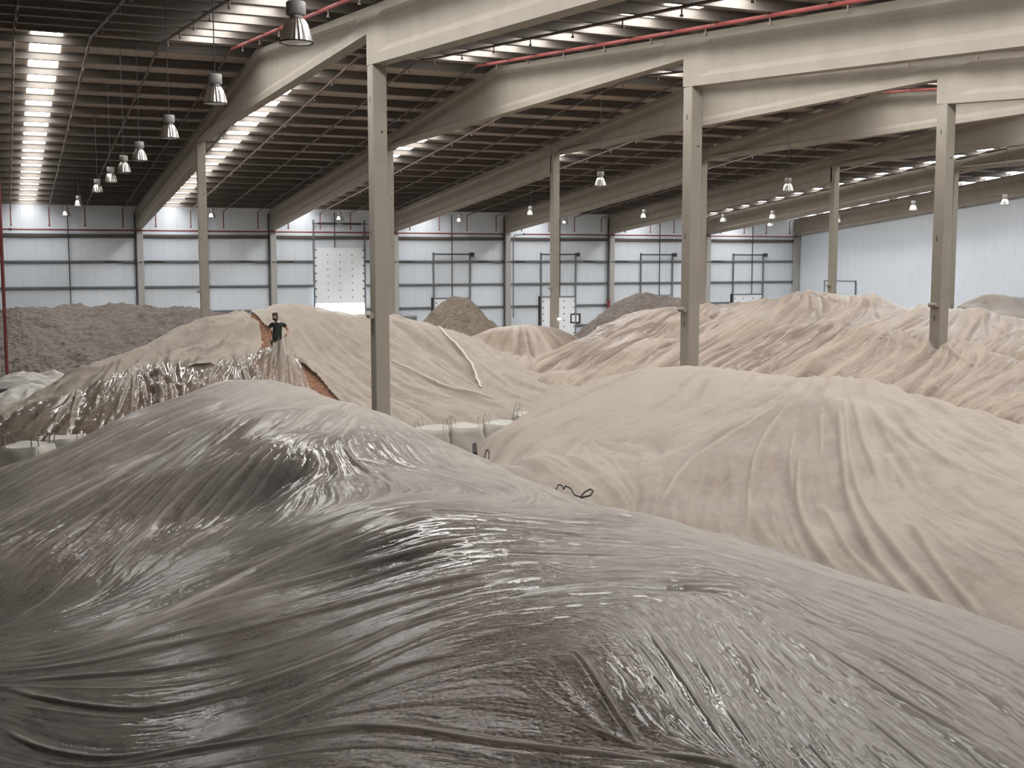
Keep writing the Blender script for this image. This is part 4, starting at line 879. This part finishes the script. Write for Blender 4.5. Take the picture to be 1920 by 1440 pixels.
# ------------------------------------------------------------------ bulk bags with loops
def big_bag(px, D, zb, w, hgt, rot, label, loops=(0, 1, 2, 3), strapmat='loopgrey', tilt=0):
    q = at(px, 780, D); e = empty('bulk_bag', (q[0], q[1], zb)); e.rotation_euler = (0, tilt, rot)
    me = bpy.data.meshes.new('bag_body'); bm = bmesh.new()
    bmesh.ops.create_cube(bm, size=1.); bmesh.ops.subdivide_edges(bm, edges=bm.edges[:], cuts=9, use_grid_fill=True)
    r = random.Random(int(px*7)); ph = [r.uniform(0, 6.3) for _ in range(6)]
    for v in bm.verts:
        x, y, z = v.co; f = 1+.10*math.cos(z*math.pi)+.02*math.sin(9*z+ph[0])
        rr = max(abs(x), abs(y)); sq = math.hypot(x, y)
        if sq > 1e-6:
            kk = (rr/sq)*.3+.7; x, y = x*kk, y*kk
        sag = .05*math.cos(x*math.pi)*math.cos(y*math.pi) if z > .45 else 0
        v.co = (x*w*f+.022*math.sin(9*y+13*z+ph[1])+.012*math.sin(31*z+8*y+ph[4]), y*w*f+.022*math.sin(9*x+12*z+ph[2])+.012*math.sin(29*z+7*x+ph[5]), (z+.5)*hgt-sag*1.5+.02*math.sin(5*x+4*y+ph[3])*(z > .4))
    bm.to_mesh(me); bm.free(); link('bag_body', me, 'bag', e, True)
    c = w*.42
    for i in loops:
        sx, sy = ((-1, -1), (1, -1), (1, 1), (-1, 1))[i]; x, y = sx*c, sy*c; hh = r.uniform(.2, .34); ln = r.uniform(-.1, .1)
        pts = [(x-.09*sx, y, hgt-.25), (x-.10*sx+ln*.3, y, hgt+hh*.5), (x-.07*sx+ln, y, hgt+hh*.92), (x-.0*sx+ln, y-.02*sy, hgt+hh), (x+.05*sx+ln*.6, y-.04*sy, hgt+hh*.8), (x+.06*sx, y-.06*sy, hgt+.02), (x+.05*sx, y-.07*sy, hgt-.25)]
        m_ = MB()
        for p, q2 in zip(pts[:-1], pts[1:]): m_.add([(p[0], p[1]-.03, p[2]), (p[0], p[1]+.03, p[2]), (q2[0], q2[1]+.03, q2[2]), (q2[0], q2[1]-.03, q2[2]), (p[0]+.008, p[1]-.03, p[2]), (p[0]+.008, p[1]+.03, p[2]), (q2[0]+.008, q2[1]+.03, q2[2]), (q2[0]+.008, q2[1]-.03, q2[2])], [(0, 1, 2, 3), (7, 6, 5, 4), (0, 4, 5, 1), (1, 5, 6, 2), (2, 6, 7, 3), (3, 7, 4, 0)])
        m_.build('loop', strapmat, e)
    return tag(e, label, 'bulk bag', 'white bulk bags at the foot of the heaps')
big_bag(812, 35.2, 0, 1.05, 1.62, -.42, 'white bulk bag by the near column, leftmost of the row with standing loops')
big_bag(876, 35.4, 0, 1.05, 1.66, -.35, 'white bulk bag in the middle of the row with standing loops')
big_bag(940, 35.7, 0, 1.05, 1.70, -.45, 'white bulk bag behind the left end of the broad beige heap')
big_bag(996, 36.6, 0, 1.05, 1.86, -.3, 'white bulk bag with folded loops, rightmost of the row', (0, 1, 3))
big_bag(48, 30.3, 0, 1.1, 1.86, -.5, 'white bulk bag at the left picture edge below the shiny film', (0, 1, 2))
big_bag(122, 32.6, 0, 1.05, 1.72, -.2, 'white bulk bag with black loops behind the left flank of the foreground heap', (0, 1), 'strap')

# black lifting loops and a strap poking out of the valley between the two front heaps
def loop_pts(lst): return [tuple(at(*p)) for p in lst]
tag(MB().tube(loop_pts([(889, 850, 17.6), (888.5, 842, 17.7), (888, 833, 17.8), (891, 832, 17.8), (892, 842, 17.7), (893, 851, 17.6)]), .02, 6).build('strap_end', 'strap'), 'short black upright strap sticking out between the two front heaps', 'strap')
tag(MB().tube(loop_pts([(909, 858, 17.3), (911, 846, 17.4), (914, 843, 17.4), (917, 848, 17.3), (917, 860, 17.2)]), .009, 6).build('bag_loop', 'strap'), 'thin dark loop just right of the short upright strap', 'strap')
tag(MB().tube(loop_pts([(1043, 917, 15.2), (1047, 909, 15.3), (1053, 910, 15.3), (1057, 917, 15.2), (1060, 911, 15.2), (1070, 916, 15.1), (1077, 928, 14.9), (1092, 933, 14.7)]), .010, 6).build('bag_loop', 'strap'), 'tangled black strap lying in the valley left of the open loop', 'strap')
tag(MB().tube(loop_pts([(1088, 932, 14.6), (1097, 922, 14.7), (1107, 917, 14.8), (1112, 921, 14.8), (1107, 929, 14.7), (1094, 932, 14.6), (1088, 933, 14.6)]), .012, 6).build('bag_loop', 'strap'), 'open black carrying loop in the valley between the front heaps', 'strap')

# ------------------------------------------------------------------ clutter at the left edge
q = at(0, 765, 53); dr = empty('drum', (q[0]-.05, q[1], 0))
MB(dr.location).lathe([(.0001, 0), (.40, 0), (.42, .03), (.40, .06), (.40, .45), (.42, .48), (.40, .51), (.40, .9), (.42, .93), (.36, .94), (.0001, .92)], dr.location, 24).build('barrel', 'dark', dr, True)
tag(dr, 'dark barrel at the left picture edge, below the red standpipe', 'barrel')
def crumple(name, cx, D, w, d, hgt, seed, mat, label):
    qq = at(cx, 740, D); r = np.random.default_rng(seed); n = 70
    gx, gy = np.meshgrid(np.linspace(-1, 1, n), np.linspace(-1, 1, n)); rr = np.sqrt(gx**2+gy**2)
    z = np.clip(1-rr**2, 0, 1)**.7*hgt
    for sc, a_ in ((7, .5), (3, .3), (1.5, .12)):
        nn = blur(r.standard_normal((n, n)), sc); nn /= nn.std(); z += (1-np.abs(nn))*a_*.35*hgt*(rr < 1)*np.clip(1.1-rr, 0, 1)
    c, s_ = math.cos(.4), math.sin(.4)
    co_ = np.stack([gx*w/2*c+gy*d/2*s_, -gx*w/2*s_+gy*d/2*c, np.maximum(z, 0)+.01], -1).reshape(-1, 3)
    idx = np.arange(n*n).reshape(n, n); keep = (rr[:-1, :-1] < .99)
    f = np.stack([idx[:-1, :-1], idx[:-1, 1:], idx[1:, 1:], idx[1:, :-1]], -1)[keep]
    me = bpy.data.meshes.new(name); me.from_pydata(co_.tolist(), [], f.tolist()); me.update()
    o = link(name, me, mat, None, True); o.location = (qq[0], qq[1], 0); return tag(o, label, 'plastic sheet')
crumple('crumpled_film', 60, 50, 4.6, 5., 1.2, 5, 'bag', 'heap of crumpled white film on the floor beside the dark barrel')
crumple('crumpled_film', 70, 56, 6.5, 3., 1.25, 6, 'bag', 'pale rumpled film spread at the foot of the wide grey-brown heap')

# ------------------------------------------------------------------ things on the back wall
b = at(1141, 570, 100); t = (YW-.55)/b[1]
sg = EYE+(b-EYE)*((YW-.53)/(b[1]))
e = empty('safety_sign', tuple(sg)); MB(e.location).box((sg[0]-.16, sg[1]-.012, sg[2]-.35), (sg[0]+.16, sg[1]+.012, sg[2]+.35)).build('plate', 'red', e)
m_ = MB(e.location).box((sg[0]-.1, sg[1]-.016, sg[2]+.02), (sg[0]+.1, sg[1]-.012, sg[2]+.26)); m_.build('pictogram_field', 'redbright', e)
tag(e, 'small red fire safety sign on the wall column left of the pinkish-brown heap', 'sign')
d_ = ray(1079.5, 597); p = EYE+d_*((YW-.2)/d_[1])
e = empty('control_box', tuple(p)); MB(e.location).box((p[0]-.5, YW-.16, p[2]-.42), (p[0]+.5, YW-.02, p[2]+.42)).build('frame', 'seal', e)
MB(e.location).box((p[0]-.38, YW-.19, p[2]-.3), (p[0]+.3, YW-.16, p[2]+.3)).build('cover', 'door', e)
tag(e, 'black-framed control box on the wall right of the second dock door', 'control box')
d_ = ray(770, 590); p = EYE+d_*((YW-.2)/d_[1])
cb = empty('cabinet', (p[0], YW-.3, 0)); MB(cb.location).box((p[0]-.8, YW-.55, 0), (p[0]+.45, YW-.05, p[2]-.05)).build('body', 'wallgrey', cb)
MB(cb.location).box((p[0]-.74, YW-.575, .15), (p[0]-.2, YW-.55, p[2]-.15)).build('door', 'steel', cb); MB(cb.location).box((p[0]-.15, YW-.575, .15), (p[0]+.4, YW-.55, p[2]-.15)).build('door', 'steel', cb)
tag(cb, 'grey cabinet against the back wall left of the small tan heap', 'cabinet')
d_ = ray(1048.5, 597.5); p = EYE+d_*((YB-.03)/d_[1])
lp = empty('bulkhead_lamp', tuple(p)); MB(lp.location).lathe([(.0001, -.05), (.09, -.045), (.11, 0), (.0001, 0)], tuple(p), 16).build('globe', 'lampwhite', lp, True)
MB(lp.location).box((p[0]-.14, p[1]-.02, p[2]-.02), (p[0]+.12, p[1]+.03, p[2]+.05)).build('bracket', 'white', lp)
tag(lp, 'small glowing lamp on the edge of the third far column', 'lamp')
# white bag lying at the foot of the pinkish heap
d_ = at(1130, 612, 74)
wb_ = empty('white_bag', (d_[0], d_[1], d_[2]-.35)); wb_.scale = (.55, .55, .55)
mbb = MB(wb_.location).lathe([(.0001, -.35), (.5, -.34), (.75, -.1), (.7, .15), (.45, .32), (.0001, .36)], tuple(d_), 20); mbb.build('bag_body', 'white', wb_, True)
tag(wb_, 'white bag at the foot of the pinkish-brown heap, behind the pleated film', 'bag')
# dark cleats on the right wall, below the beam
for px_, py_ in ((1541, 428), (1603, 419), (1664, 408), (1732, 396), (1805, 384), (1880, 372)):
    d_ = ray(px_, py_); p = EYE+d_*((XR-.08)/d_[0])
    MB().box((XR-.16, p[1]-.16, p[2]-.22), (XR-.001, p[1]+.16, p[2]+.22)).build('bracket', 'dark', wall_right)
# sagging cables along the middle girt
for b in range(0, 6):
    x = X1+b*BAY
    MB().tube([(x-2.4, YW-.2, H+.24), (x-1.6, YW-.2, H+.2), (x-.8, YW-.22, H+.1), (x-.12, YW-.3, H+.12), (x+.2, YW-.56, H+.16), (x+.6, YW-.3, H+.2), (x+1.2, YW-.2, H+.24), (x+1.9, YW-.2, H+.2)], .045, 6).build('wall_cable', 'dark', wall_back)
# daylight outside the raised door
w = bpy.data.worlds.new('daylight'); SC.world = w; w.use_nodes = True
w.node_tree.nodes['Background'].inputs[0].default_value = (.93, .97, 1, 1); w.node_tree.nodes['Background'].inputs[1].default_value = 14.
struct(MB().box((10, YW+.2, -.2), (40, YW+25, -.02)).build('ground_outside', 'floor'))
